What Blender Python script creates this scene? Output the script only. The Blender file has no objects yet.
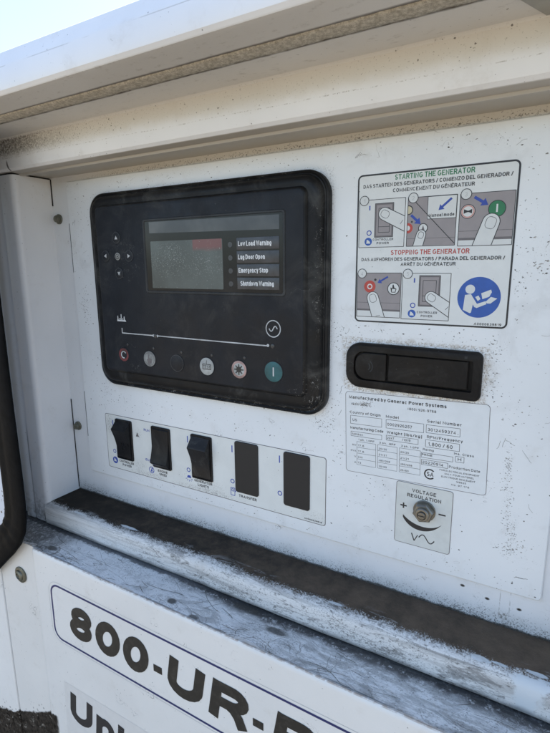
import bpy, bmesh, math, random
from mathutils import Vector, Matrix
random.seed(7)
R = math.radians
sc = bpy.context.scene
COL = sc.collection
MM = 0.001

# ------------------------------------------------------------------ camera
cam_d = bpy.data.cameras.new('camera'); cam = bpy.data.objects.new('camera', cam_d); COL.objects.link(cam)
right = Vector((0.86391661, 0.50357452, -0.00779706)); up = Vector((-0.09461453, 0.17748473, 0.97956483))
fwd = Vector((-0.49466775, 0.84552461, -0.20097747))
m = Matrix((right, up, -fwd)).transposed().to_4x4(); m.translation = Vector((0.26002, -0.31246, 0.02033))
cam.matrix_world = m
cam_d.sensor_fit = 'HORIZONTAL'; cam_d.sensor_width = 36; cam_d.lens = 36 * 488.87 / 550
cam_d.clip_start = 0.01; cam_d.clip_end = 2000
sc.camera = cam

# ------------------------------------------------------------------ sky and sun (the sun stands behind the machine)
SUN_EL, SUN_AZ = 52, 18          # azimuth from +Y towards +X
w = bpy.data.worlds.new('World'); sc.world = w; w.use_nodes = True
nt = w.node_tree; bg = nt.nodes['Background']
sky = nt.nodes.new('ShaderNodeTexSky'); sky.sky_type = 'NISHITA'; sky.sun_disc = False
sky.sun_elevation = R(SUN_EL); sky.sun_rotation = R(SUN_AZ); sky.dust_density = 1.6; sky.air_density = 1.0
nt.links.new(sky.outputs[0], bg.inputs[0]); bg.inputs[1].default_value = 0.15
sl = bpy.data.lights.new('sun', 'SUN'); so = bpy.data.objects.new('sun', sl); COL.objects.link(so)
sl.energy = 3.6; sl.angle = R(0.53); sl.color = (1, 0.95, 0.87)
sd = Vector((math.sin(R(SUN_AZ)) * math.cos(R(SUN_EL)), math.cos(R(SUN_AZ)) * math.cos(R(SUN_EL)), math.sin(R(SUN_EL))))
so.rotation_euler = (-sd).to_track_quat('-Z', 'Y').to_euler(); so.location = (0, 3, 3)
sc.view_settings.view_transform = 'Standard'; sc.view_settings.look = 'None'
sc.view_settings.gamma = 1; sc.view_settings.use_curve_mapping = False
sc.view_settings.exposure = 1.5

# ------------------------------------------------------------------ node helpers
class X:
    def __init__(s, t, sock): s.t = t; s.s = sock
    def _op(s, op, o=None, c=None, clamp=False):
        n = s.t.nodes.new('ShaderNodeMath'); n.operation = op; n.use_clamp = clamp
        for i, v in enumerate((s, o, c)):
            if v is None: continue
            if isinstance(v, X): s.t.links.new(v.s, n.inputs[i])
            else: n.inputs[i].default_value = v
        return X(s.t, n.outputs[0])
    def __add__(s, o): return s._op('ADD', o)
    def __sub__(s, o): return s._op('SUBTRACT', o)
    def __mul__(s, o): return s._op('MULTIPLY', o)
    def __truediv__(s, o): return s._op('DIVIDE', o)
    def mx(s, o): return s._op('MAXIMUM', o)
    def mn(s, o): return s._op('MINIMUM', o)
    def ab(s): return s._op('ABSOLUTE')
    def inv(s): return (s * -1) + 1
    def ss(s, a, b):                      # 0 at a, 1 at b (a may exceed b)
        n = s.t.nodes.new('ShaderNodeMapRange'); n.interpolation_type = 'SMOOTHSTEP'
        s.t.links.new(s.s, n.inputs[0])
        if a < b: n.inputs[1].default_value = a; n.inputs[2].default_value = b; return X(s.t, n.outputs[0])
        n.inputs[1].default_value = b; n.inputs[2].default_value = a; n.inputs[3].default_value = 1; n.inputs[4].default_value = 0
        return X(s.t, n.outputs[0])

class Mat:
    def __init__(s, name, rough=0.5, metal=0.0, spec=0.5):
        s.m = bpy.data.materials.new(name); s.m.use_nodes = True; s.t = s.m.node_tree
        s.b = s.t.nodes['Principled BSDF']
        s.b.inputs['Roughness'].default_value = rough; s.b.inputs['Metallic'].default_value = metal
        s.b.inputs['Specular IOR Level'].default_value = spec
        g = s.t.nodes.new('ShaderNodeNewGeometry'); s.pos = g.outputs['Position']
        sep = s.t.nodes.new('ShaderNodeSeparateXYZ'); s.t.links.new(s.pos, sep.inputs[0])
        s.x, s.y, s.z = [X(s.t, sep.outputs[i]) * 1000 for i in range(3)]       # millimetres
        s.rg = None
    def vec(s, sx=1, sy=1, sz=1):
        n = s.t.nodes.new('ShaderNodeVectorMath'); n.operation = 'MULTIPLY'; s.t.links.new(s.pos, n.inputs[0])
        n.inputs[1].default_value = (sx, sy, sz); return n.outputs[0]
    def noise(s, scale, detail=3, rough=.55, dist=0, st=None):
        n = s.t.nodes.new('ShaderNodeTexNoise'); s.t.links.new(s.vec(*st) if st else s.pos, n.inputs['Vector'])
        n.inputs['Scale'].default_value = scale; n.inputs['Detail'].default_value = detail
        n.inputs['Roughness'].default_value = rough; n.inputs['Distortion'].default_value = dist
        return X(s.t, n.outputs[0])
    def specks(s, scale, rad, thr, st=None, dens=None):
        # small round-ish spots: one per voronoi cell whose random number passes thr
        n = s.t.nodes.new('ShaderNodeTexVoronoi'); n.inputs['Scale'].default_value = scale
        src = s.vec(*st) if st else s.pos
        w1 = s.t.nodes.new('ShaderNodeTexNoise'); s.t.links.new(src, w1.inputs['Vector']); w1.inputs['Scale'].default_value = scale * 3
        ad = s.t.nodes.new('ShaderNodeVectorMath'); ad.operation = 'MULTIPLY_ADD'
        s.t.links.new(w1.outputs[1], ad.inputs[0]); ad.inputs[1].default_value = (.5 / scale,) * 3; s.t.links.new(src, ad.inputs[2])
        s.t.links.new(ad.outputs[0], n.inputs['Vector'])
        sp = s.t.nodes.new('ShaderNodeSeparateColor'); s.t.links.new(n.outputs['Color'], sp.inputs[0])
        d = X(s.t, n.outputs['Distance']); r1 = X(s.t, sp.outputs[0]); r2 = X(s.t, sp.outputs[1])
        if dens is not None: r1 = r1 + dens
        sel = r1.ss(thr, thr + .04)
        rr = r2 * (rad * .8) + rad * .3
        return (rr - d).ss(0, rad * .35) * sel
    def hair(s, scale, width, dist=1.5, st=None):
        n = s.noise(scale, 1, .4, dist, st)
        return (n - .5).ab().ss(width, width * .3)
    def mix(s, fac, a, b):
        n = s.t.nodes.new('ShaderNodeMix'); n.data_type = 'RGBA'
        if isinstance(fac, X): s.t.links.new(fac.s, n.inputs[0])
        else: n.inputs[0].default_value = fac
        for i, c in ((6, a), (7, b)):
            if isinstance(c, tuple): n.inputs[i].default_value = (*c[:3], 1)
            else: s.t.links.new(c, n.inputs[i])
        return n.outputs[2]
    def vary(s, col, scale, amt):          # colour with gentle brightness variation
        n = s.noise(scale, 4)
        return s.mix(n.ss(.25, .75), tuple(c * (1 - amt) for c in col), tuple(min(1, c * (1 + amt)) for c in col))
    def color(s, c):
        if isinstance(c, tuple): s.b.inputs['Base Color'].default_value = (*c[:3], 1)
        else: s.t.links.new(c, s.b.inputs['Base Color'])
    def roughness(s, e): s.t.links.new(e.s, s.b.inputs['Roughness'])
    def bump(s, e, dist, strength=1):
        n = s.t.nodes.new('ShaderNodeBump'); n.inputs['Distance'].default_value = dist; n.inputs['Strength'].default_value = strength
        s.t.links.new(e.s, n.inputs['Height']); s.t.links.new(n.outputs[0], s.b.inputs['Normal'])
    def ell(s, ax, a0, az, a1, ra, rb, soft=.35, wob=None):   # elliptical mark with uneven edge (mm)
        u = (ax - a0) * (1 / ra); v = (az - a1) * (1 / rb)
        d = (u * u + v * v)._op('SQRT')
        if wob is not None: d = d + wob
        return d.ss(1 + soft, 1 - soft)

def srgb(r, g, b):
    f = lambda c: (c / 255 / 12.92) if c <= 10 else ((c / 255 + .055) / 1.055) ** 2.4
    return (f(r), f(g), f(b))

WHITE = (0.66, 0.68, 0.69)
DIRT = (0.035, 0.03, 0.024)
DUST = (0.36, 0.31, 0.235)

def paint_base(name, base=WHITE, rough=.42, dens=0.0, scuffs=True, clusters=()):
    M = Mat(name, rough)
    c = M.vary(base, 14, .035)
    wob = (M.noise(90, 5) - .5) * 1.6
    d = (M.noise(26, 3) - .5) * .55 + dens
    s1 = M.specks(170, .10, .88, dens=d); s2 = M.specks(560, .24, .86, dens=d); s3 = M.specks(75, .055, .90, dens=d)
    sp = s1.mx(s2 * .75).mx(s3)
    c = M.mix(M.noise(40, 6, .7).ss(.54, .78) * .22, c, DUST)
    c = M.mix(sp * .85, c, DIRT)
    if scuffs:
        h = M.hair(75, .006, 2.5) * M.noise(38, 2).ss(.62, .68)
        h2 = M.hair(190, .02, 1.2) * M.noise(30, 2, st=(1, 1.7, 1.3)).ss(.66, .72)
        c = M.mix(h.mx(h2) * .6, c, (.10, .095, .085))
    M.wob = wob
    return M, c

# plate paint
P, c = paint_base('painted control plate', (.71, .73, .735), .38, dens=.0)
fine = (P.noise(1300, 4, .75) + P.noise(330, 5, .8)) * .5
for (ax, az, ra, rb, dn) in [(-131.6, -14.4, 4.5, 9, .5), (242, -108, 3, 22, .55), (246, -147, 3.4, 16, .5), (239, -88, 4, 7, .3), (118, -93, 9, 7, .55),
                             (-112, -94, 11, 7, .42), (-60, -100, 30, 6, .30), (70, -104, 22, 5, .28), (-113, -112, 5, 4, .4), (262, 20, 9, 14, .45), (243, 30, 7, 24, .34),
                             (232, -30, 10, 5, .32), (218, 86, 26, 6, .25), (128, -28, 3, 14, .3), (132, -60, 4, 5, .5), (-128, 40, 6, 20, .33), (-20, 92, 110, 3, .40),
                             (-10, 183 - 366, 130, 3, .32), (254, -160, 9, 5, .35), (180, 40 - 66, 40, 3, .4), (228, -42, 3, 12, .55), (-36, -174, 90, 3, .4), (-139, 90, 5, 6, .5)]:
    mk = P.ell(P.x, ax, P.z, az, ra, rb, .5, P.wob)
    c = P.mix(mk * fine.ss(.575 - dn * .09, .65 - dn * .06) * (.15 + dn * .4), c, (.12, .11, .095))
# brownish film round the latch and along the top edge
c = P.mix(P.ell(P.x, 180, P.z, -46, 50, 20, .12, P.wob * .25) * P.noise(120, 5, .7).ss(.45, .65) * .55, c, (.30, .25, .18))
edge = ((P.x - 179.3).ab() * (1 / 46.0)).mx((P.z + 46.2).ab() * (1 / 18.2))
halo = (edge + P.wob * .09 + (P.noise(28, 2) - .5) * .22).ss(1.06, .985)
c = P.mix(halo * P.noise(500, 5, .8).ss(.44, .60) * .6, c, (.36, .29, .20)); c = P.mix(halo * P.noise(1000, 4, .8).ss(.54, .62) * .75, c, (.07, .055, .04))
edg2 = ((P.x - 6.3).ab() * (1 / 118.0)).mx((P.z + 1.6).ab() * (1 / 87.0))
c = P.mix((edg2 + P.wob * .02 + (P.noise(30, 2) - .5) * .06).ss(1.012, .985) * P.noise(900, 4, .8).ss(.52, .62) * .55, c, (.16, .145, .12))
sm = P.noise(22, 5, .65, .6).ss(.56, .70); c = P.mix(sm * .16, c, (.30, .29, .27))
P.color(c); P.bump(P.noise(160, 4), .0003, .35)
M_PLATE = P.m
# wall behind the plate: specks thicken toward the ledge, dust under the header
P, c = paint_base('recess wall paint', (.68, .69, .695), .42)
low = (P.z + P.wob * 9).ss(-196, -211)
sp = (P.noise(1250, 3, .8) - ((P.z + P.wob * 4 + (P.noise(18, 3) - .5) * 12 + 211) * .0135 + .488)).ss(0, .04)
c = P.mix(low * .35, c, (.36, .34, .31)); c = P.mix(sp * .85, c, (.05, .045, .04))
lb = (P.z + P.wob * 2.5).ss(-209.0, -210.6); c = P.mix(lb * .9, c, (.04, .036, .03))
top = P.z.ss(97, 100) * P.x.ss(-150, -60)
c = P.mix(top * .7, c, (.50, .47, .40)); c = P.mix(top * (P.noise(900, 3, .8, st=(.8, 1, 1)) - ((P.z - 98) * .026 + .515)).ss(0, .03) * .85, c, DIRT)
stain = P.ell(P.x, 246.5, P.z, -203.5, 3.2, 2.6, .3, P.wob * .4)
stain2 = (P.x - 246.5).ab().ss(3.4, 3.0) * (P.x - 246.5).ab().ss(2.5, 2.9) * P.z.ss(-206, -204) * P.noise(400, 2).ss(.42, .55)
c = P.mix(stain * P.noise(500, 3).ss(.4, .6) * .7, c, (.13, .12, .10)); c = P.mix(stain2 * .5, c, (.2, .19, .17))
for sx, sz in ((220.4, -190.4), (236, -194.6), (255, -195.5)):
    c = P.mix(P.ell(P.x, sx, P.z, sz, 1.4, .9, .4, P.wob * .4), c, (.03, .028, .025))
P.color(c); P.bump(P.noise(160, 4), .0003, .35)
M_WALL = P.m
# post paint (left jamb)
P, c = paint_base('jamb paint', (.67, .675, .685), .40, dens=-.06, scuffs=False)
ed = P.x.ss(-193, -200) * P.y.ss(-33, -35)
c = P.mix(ed * .55, c, (.40, .37, .31))
seam = (P.x + 190 + (P.noise(20, 2) - .5) * 2).ab().ss(.9, .3) * P.z.ss(-120, -150) * P.y.ss(-35, -35.8)
c = P.mix(seam * .6, c, DIRT)
c = P.mix((P.z + P.wob * 8).ss(-190, -232) * P.y.ss(-34, -36) * P.noise(150, 5, .7).ss(.42, .6) * .6, c, (.13, .12, .10))
c = P.mix((P.z + P.wob * 5).ss(-197, -209) * P.y.ss(-36, -34) * P.specks(500, .38, .5) * .9, c, DIRT)
P.color(c); P.bump(P.noise(120, 4), .0003, .3)
M_POST = P.m
# header (face over the recess, underside, fascia)
P, c = paint_base('header paint', (.76, .765, .77), .40, dens=-.05, scuffs=False)
facem = P.y.ss(-43, -41) * P.y.ss(-36.5, -38)                              # the upright face only
dz = (P.z + P.wob * 4.5 + (P.noise(9, 3) - .5) * 8).ss(112, 121) * P.z.ss(131, 130)
c = P.mix(dz * facem * .6, c, (.58, .55, .48))
lx = (P.x + P.wob * 12).ss(40, -190); c = P.mix(dz * facem * (P.noise(900, 4, .8) + lx * .085).ss(.625, .65) * .7, c, (.085, .07, .05))
c = P.mix(dz * facem * P.specks(520, .30, .86) * .8, c, (.05, .04, .03))
left = (P.x + P.wob * 12).ss(-60, -185)
c = P.mix(dz * facem * left * P.noise(700, 5, .8).ss(.44, .54) * .9, c, (.07, .05, .035))
c = P.mix((P.z + (P.noise(30, 2) - .5) * 2 - 113.4).ab().ss(.45, .1) * facem * P.noise(500, 4, .8).ss(.50, .6) * .55, c, (.2, .17, .13))
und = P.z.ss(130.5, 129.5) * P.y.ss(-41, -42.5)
c = P.mix(und * .5, c, (.50, .47, .41))  # underside beige: dust plus warm ground bounce put into the colour
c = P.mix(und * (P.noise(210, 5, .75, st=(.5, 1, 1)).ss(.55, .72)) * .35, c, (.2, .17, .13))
be = (P.y + P.wob * 1.2 + 81.5).ab().ss(2.2, .2) * P.z.ss(130.5, 129.5)
be2 = (P.y + P.wob * 1.5 + 68.5).ab().ss(2.0, .2) * P.z.ss(130.5, 129.5)
c = P.mix(be.mx(be2) * .8, c, (.06, .045, .03))
c = P.mix((P.z - 145.2).ab().ss(.5, .15) * P.y.ss(-100, -103) * P.noise(30, 3).ss(.42, .5) * .4, c, (.3, .28, .25))
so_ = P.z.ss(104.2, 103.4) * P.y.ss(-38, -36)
c = P.mix(so_ * .75, c, (.30, .265, .205))  # soffit dirt mixed darker, deepening its shade in the colour
c = P.mix(P.ell(P.x, -166, P.z, 107, 1.0, 4, .4, P.wob * .6) * facem * .9, c, (.05, .045, .04))
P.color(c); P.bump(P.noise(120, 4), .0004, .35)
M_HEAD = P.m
# curb and ledge
P, c = paint_base('worn ledge paint', (.64, .63, .605), .45, dens=.06)
nb = (P.noise(55, 6, .65) - .5); nb2 = (P.noise(260, 4, .7) - .5)
stk = P.noise(70, 5, .7, .4, (.10, 1, 1.6))
dirt_edge = P.y + nb * 13 + nb2 * 5 + (P.noise(950, 5, .8) - .5) * 22 + (P.noise(12, 2) - .5) * 5
topd = dirt_edge.ss(-33.4, -30.6) * P.z.ss(-214.5, -212.2)
ledge_col = P.mix(((P.noise(60, 7, .75) - .5) * 1.1 + (P.x + 100) * .0013).ss(-.15, .75), (.036, .032, .027), (.15, .112, .080))
sr = P.noise(90, 6, .75, .5, (.35, 1, 1)).ss(.56, .66)
c = P.mix(stk.ss(.50, .66) * .45, c, (.17, .16, .145))
c = P.mix(P.noise(120, 6, .8, .3, (.25, 1, 1)).ss(.53, .62) * (P.x + nb * 80).ss(-70, 20) * .60, c, (.09, .085, .078))
c = P.mix(P.noise(420, 4, .7, .3, (.5, 1, 1)).ss(.56, .64) * (P.x + nb * 80).ss(-110, 0) * .55, c, (.05, .046, .042))
c = P.mix(P.hair(85, .010, .8, (.12, 1, 1)) * .45, c, (.10, .09, .08))
c = P.mix((P.noise(1100, 5, .8, st=(.6, 1, 1)) + P.noise(60, 4, .6, st=(.3, 1, 1)) * .35).ss(.735, .78) * (P.x + nb * 120).ss(-160, -20) * .7, c, (.10, .095, .085))
c = P.mix((P.noise(330, 5, .75).ss(.46, .6)) * (P.y.ss(-37.2, -33)) * .55, c, (.09, .08, .07))
c = P.mix(topd, c, ledge_col)
c = P.mix(topd * sr * P.y.ss(-21, -31) * .6, c, (.40, .40, .39))
chips = None
for (ax, ay, ra, rb) in [(238.6, -33.0, 6.5, 1.9), (248, -32.2, 5.5, .9), (268, -30, 5.5, 1.5), (266, -36, 11, 2.3), (274, -33, 5, .8), (144, -31.4, 5, 1.1), (-122, -33.5, 9, .9), (-60, -30, 12, 1.6)]:
    k = P.ell(P.x, ax, P.y, ay, ra, rb, .18, nb * 2.2); chips = k if chips is None else chips.mx(k)
c = P.mix(chips, c, (.58, .60, .60))
c = P.mix((P.z + nb * 6).ss(-228, -233) * .75, c, (.07, .065, .06))
c = P.mix((P.x + 171.5).ab().ss(1.6, .3) * P.y.ss(-30, -34) * P.z.ss(-217, -224), c, (.03, .028, .025))
P.color(c)
P.bump(topd * (P.noise(500, 5, .7)) + nb * .5, .0009, .6); P.roughness(topd * .5 + .45); P.t.links.new((topd * -.42 + .45).s, P.b.inputs['Specular IOR Level'])
M_LEDGE = P.m
# shelf
P, c = paint_base('scraped shelf paint', (.74, .735, .715), .5, dens=.03, scuffs=False)
nb = (P.noise(45, 6, .65) - .5); nb2 = P.noise(300, 5, .75)
lines = P.hair(30, .008, 2.2, (.5, 1, 1)).mx(P.hair(20, .006, 3.0, (.5, 1.4, 1)))
grime = P.noise(75, 7, .8, .6, (.45, 1, 1)).ss(.50, .60) * (P.x + nb * 60).ss(-150, 60)
c = P.mix(P.noise(60, 5, .7).ss(.48, .66) * .38, c, (.38, .385, .39)); c = P.mix((grime * .42), c, (.10, .096, .088)); c = P.mix((P.noise(1000, 5, .8, st=(.7, 1, 1)) + P.noise(50, 4) * .3).ss(.715, .765) * .65, c, (.07, .065, .06))
c = P.mix(lines * P.noise(16, 3).ss(.44, .52) * .5, c, (.09, .082, .07))
sw = ((((P.x + 136) * (P.x + 136) * .25 + (P.y + 66) * (P.y + 66))._op('SQRT') * .8)._op('SINE')) * P.ell(P.x, -131, P.y, -65, 26, 10, .3)
sw2 = ((((P.x - 92) * (P.x - 92) + (P.y + 78) * (P.y + 78) * 3)._op('SQRT') * 2.1)._op('SINE')) * P.ell(P.x, 92, P.y, -69, 24, 9, .3, nb)
c = P.mix((sw.ss(.75, .95).mx(sw2.ss(.7, .95))) * nb2.ss(.35, .5) * .7, c, (.12, .105, .085))
lf = (P.x + nb * 60).ss(-104, -150) * .85
c = P.mix(lf * nb2.ss(.25, .55), c, (.085, .08, .072))
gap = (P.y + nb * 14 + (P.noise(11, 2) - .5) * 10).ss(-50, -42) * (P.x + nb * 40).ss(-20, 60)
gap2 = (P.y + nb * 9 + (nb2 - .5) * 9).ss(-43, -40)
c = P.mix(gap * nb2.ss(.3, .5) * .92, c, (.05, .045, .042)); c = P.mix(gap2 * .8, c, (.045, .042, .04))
rt = (P.x + nb * 50).ss(60, 150) * P.noise(240, 5, .8, .2, (.2, 1, 1)).ss(.45, .58)
c = P.mix(rt * .42, c, (.15, .145, .13))
fe = (P.y + nb * 12).ss(-67, -73) * (P.x + nb * 90).ss(40, 130)
c = P.mix(fe * nb2.ss(.3, .5) * .8, c, (.16, .14, .115))
c = P.mix((P.y + nb * 3).ss(-72.2, -73.6) * nb2.ss(.42, .55) * .8, c, (.18, .10, .05))
for ax, ay, ra, rb in ((-126, -63, 7, 2.6), (20, -64, 3.5, 2.6), (46, -69.5, 4, 2), (75, -42, 14, 3.5), (106, -51, 10, 3)):
    c = P.mix(P.ell(P.x, ax, P.y, ay, ra, rb, .35, nb * 1.6) * .85, c, (.05, .047, .04))
P.color(c); P.bump(nb2 + lines * .5, .0006, .5); P.roughness(nb2.ss(.3, .7) * .3 + .42)
M_SHELF = P.m
# outer door paint
P, c = paint_base('access door paint', (.70, .685, .65), .36, dens=-.08, scuffs=True)
nb = (P.noise(60, 6, .7) - .5)
rim = P.z.ss(-234.8, -234.3)
c = P.mix(rim * P.noise(300, 4).ss(.35, .6) * .6, c, (.26, .17, .10))
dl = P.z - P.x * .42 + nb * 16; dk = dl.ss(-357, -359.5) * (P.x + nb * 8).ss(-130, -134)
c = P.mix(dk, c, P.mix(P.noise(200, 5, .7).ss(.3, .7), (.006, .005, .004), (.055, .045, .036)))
c = P.mix((dl + nb * 20).ss(-343, -358) * P.x.ss(-125, -150) * P.specks(300, .4, .45) * .7, c, DIRT)
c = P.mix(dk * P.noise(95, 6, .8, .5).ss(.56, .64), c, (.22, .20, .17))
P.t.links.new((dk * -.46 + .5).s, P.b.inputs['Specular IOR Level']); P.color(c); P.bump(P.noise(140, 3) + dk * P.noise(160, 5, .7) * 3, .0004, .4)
M_DOOR = P.m
# foam
P = Mat('sandy foam gasket', .95, spec=.1)
c = P.mix(P.noise(420, 4, .8).ss(.3, .7), (.46, .42, .34), (.82, .77, .67))
c = P.mix(P.noise(1300, 3, .8).ss(.55, .62) * .45, c, (.26, .22, .16)); c = P.mix(P.noise(45, 5, .7, st=(.6, 1, 1)).ss(.56, .70) * .3, c, (.30, .26, .20))
c = P.mix((P.y + (P.noise(70, 5) - .5) * 9).ss(-71.5, -68.8) * .85, c, (.10, .07, .045))
P.color(c); P.bump(P.noise(1100, 4, .8), .0012, 1); M_FOAM = P.m

def plain(name, col, rough=.5, metal=0, bump=None, vary=.08, spec=.5, specks=0):
    P = Mat(name, rough, metal, spec); c = P.vary(col, 120, vary)
    if specks:
        c = P.mix((P.specks(230, .12, 1 - specks)).mx(P.specks(600, .25, 1 - specks)) * .75, c, DIRT)
    P.color(c)
    if bump: P.bump(P.noise(bump[0], 3), bump[1], .5)
    return P.m
def dusty_black(name, col, rough, dust=.3, low=None, spec=.2):
    P = Mat(name, rough, 0, spec); c = P.vary(col, 60, .15)
    c = P.mix(P.noise(28, 5, .7, .8).ss(.48, .75) * dust, c, (.16, .155, .14))
    c = P.mix(P.specks(420, .16, .90, dens=(P.noise(20, 2) - .5) * .3) * dust * 1.3, c, (.30, .29, .27))
    c = P.mix(P.hair(60, .004, 2) * P.noise(30, 2).ss(.6, .66) * dust, c, (.3, .3, .28))
    if low:
        for (ax, az, ra, rb, a) in low:
            k = P.ell(P.x, ax, P.z, az, ra, rb, .4, (P.noise(70, 4) - .5) * 1.4)
            c = P.mix(k * ((P.noise(1300, 4, .75) + P.noise(260, 5, .8)) * .5).ss(.55, .62) * a, c, (.30, .29, .27))
    P.color(c); P.bump(P.noise(900, 2), .0002, .35); P.roughness(P.noise(40, 4).ss(.3, .7) * .25 + (rough - .10)); return P.m
M_BEZEL = dusty_black('black bezel plastic', (.010, .010, .0105), .42, .30, [(5, -83, 105, 3.5, .7), (108, -66, 10, 12, .95), (113, -78, 8, 7, .8), (20, 81, 90, 3, .35), (117, 20, 3, 50, .5)])
M_FACE = dusty_black('charcoal keypad overlay', (.0155, .0175, .0215), .46, .14, [(-58, -65, 8, 5, .5), (100, -66, 5, 4, .9), (-60, 25, 20, 20, .3)])
M_RIM = dusty_black('display rim', (.03, .032, .034), .4, .2)
P = Mat('glossy display window', .16, spec=.25); c = P.mix(P.noise(30, 4).ss(.4, .8) * .3, (.010, .011, .012), (.05, .05, .05))
P.color(c); M_WIN = P.m
P = Mat('liquid crystal screen', .25)
c = P.vary((.066, .080, .077), 30, .3)
rm_ = (P.z + (P.noise(60, 3) - .5) * 3).ss(31, 35.5) * (P.x + (P.noise(60, 3) - .5) * 2).ss(11.5, 13.5) * P.x.ss(40.3, 39.5)
c = P.mix(rm_ * .85, c, (.165, .05, .052))  # soft red reflection painted into the screen colour
k = P.ell(P.x, -10, P.z, 26, 17, 11, .6, (P.noise(90, 4) - .5) * 1.6)
c = P.mix(k.mx(P.ell(P.x, 22, P.z, 22, 17, 9, .6) * .7) * P.noise(900, 4, .8).ss(.58, .63) * .75, c, (.42, .44, .42))
c = P.mix(P.noise(700, 3, .8).ss(.65, .70) * .5, c, (.35, .37, .35))
P.color(c); M_LCD = P.m
P = Mat('tinted insert strip', .22); c = P.mix(P.noise(26, 3, .6).ss(.3, .7), (.030, .032, .039), (.078, .08, .082)); P.color(c); M_STRIP = P.m
M_SLIP = plain('label slip', (.040, .041, .045), .35, vary=.4)
M_RED_T = plain('red reflection tint', (.17, .045, .05), .3, vary=.3)
M_PRINTW = plain('white print', (.42, .43, .43), .5, vary=.25)
M_SLIPW = plain('bright white print', (.66, .67, .67), .5)
M_PRINTG = plain('grey print', (.10, .105, .11), .5)
M_LEDOFF = plain('unlit indicator', (.035, .037, .04), .3)
M_KEYRING = plain('key emboss', (.055, .057, .06), .4)
M_BRED = plain('red button film', (.115, .022, .024), .5, specks=.2, vary=.45)
M_BGREY = plain('worn silver button film', (.20, .205, .195), .5, specks=.45, vary=.5)
M_BWHITE = plain('pale button film', (.33, .34, .325), .5, specks=.2, vary=.25)
M_BTEAL = plain('teal button film', (.012, .075, .082), .45, specks=.15, vary=.4)
M_BPINK = plain('pink ring film', (.34, .22, .195), .5, specks=.2, vary=.4)
M_SWITCH = dusty_black('black rocker plastic', (.011, .011, .012), .34, .12)
M_SWITCHW = dusty_black('worn rocker plastic', (.019, .018, .018), .36, .45)
M_BLANK = plain('black blanking plug', (.012, .011, .011), .6)
M_LATCH = dusty_black('dark brown latch plastic', (.013, .011, .0095), .5, .12, None, .16)
M_STICK = plain('off white sticker vinyl', (.64, .655, .64), .38, vary=.03, specks=.06)
M_STICKV = plain('grey white vinyl', (.57, .59, .565), .38, vary=.05, specks=.05)
P = Mat('smudged strip vinyl', .4); c = P.vary((.65, .665, .64), 60, .04)
wb = (P.noise(70, 5) - .5) * 1.6
for (ax, az, ra, rb, dn) in ((-62, -172.5, 20, 3.5, .5), (5, -172.5, 34, 3.2, .5), (-72, -166, 7, 6, .4), (20, -168, 9, 6, .35), (-110, -130, 5, 9, .5), (-20, -160, 6, 7, .25), (110, -168, 12, 5, .3), (-72, -133, 4, 5, .4)):
    c = P.mix(P.ell(P.x, ax, P.z, az, ra, rb, .5, wb) * P.noise(900, 5, .8).ss(.60 - dn * .25, .70 - dn * .2) * (.3 + dn * .5), c, (.15, .14, .12))
c = P.mix(P.specks(230, .12, .90).mx(P.specks(600, .25, .90)) * .75, c, DIRT)
P.color(c); M_STRIPV = P.m
M_SHEEN = plain('silvery rating label', (.67, .695, .70), .33, vary=.03, specks=.05)
M_CLEAR = plain('clear film edge', (.44, .45, .44), .3)
M_SCUFF = plain('grey scuff', (.27, .26, .24), .7, vary=.5)
M_SCUFFD = plain('dark scuff', (.095, .088, .078), .7, vary=.5)
M_BLK = plain('black print', (.018, .018, .02), .5)
M_BLKW = plain('weathered black print', (.03, .028, .026), .5, vary=.3)
M_BRN = Mat('faded brown black lettering', .5); 
M_BRN.color(M_BRN.mix(M_BRN.noise(200, 5, .7).ss(.45, .75), (.015, .014, .012), (.042, .038, .031))); M_BRN = M_BRN.m
M_NAVY = plain('navy outline print', (.02, .025, .11), .4)
M_BLUE = plain('blue print', (.025, .06, .32), .5, vary=.15)
M_BLUEP = plain('blue pictogram print', (.022, .085, .34), .5, vary=.12)
M_GREEN = plain('green print', (.02, .17, .07), .5)
M_REDP = plain('red print', (.42, .055, .04), .5)
M_MAUVE = plain('grey mauve print', (.27, .245, .245), .5, vary=.05)
M_MAUVED = plain('dark mauve print', (.13, .118, .12), .5)
M_PALE = plain('pale print', (.60, .615, .60), .45, vary=.03)
M_BOLT = plain('tarnished zinc', (.16, .155, .12), .45, .6, (400, .0006), .35)
M_BRASS = plain('tarnished nickel nut', (.20, .19, .165), .38, .75, (500, .0003), .3)
M_RUB = plain('black rubber', (.006, .006, .0062), .6, 0, (200, .0005), .25, .07)
M_DARK = plain('dark gap', (.012, .012, .012), .8)
P, c = paint_base('side door paint', (.60, .64, .70), .32, dens=.0, scuffs=False)
c = P.mix((P.z + P.wob * 8).ss(-150, -190) * P.specks(350, .42, .45), c, DIRT); P.color(c); M_SIDE = P.m
P = Mat('sunlit gravel', .95, spec=.1); c = P.mix(P.noise(5, 6, .7).ss(.3, .7), (.22, .18, .13), (.32, .265, .19)); c = P.mix(P.specks(30, .3, .6) * .5, c, (.2, .17, .14)); P.color(c); P.bump(P.noise(40, 4), .02, .6); M_GROUND = P.m
M_ROOF = plain('roof top paint', (.62, .64, .66), .4)

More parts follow.
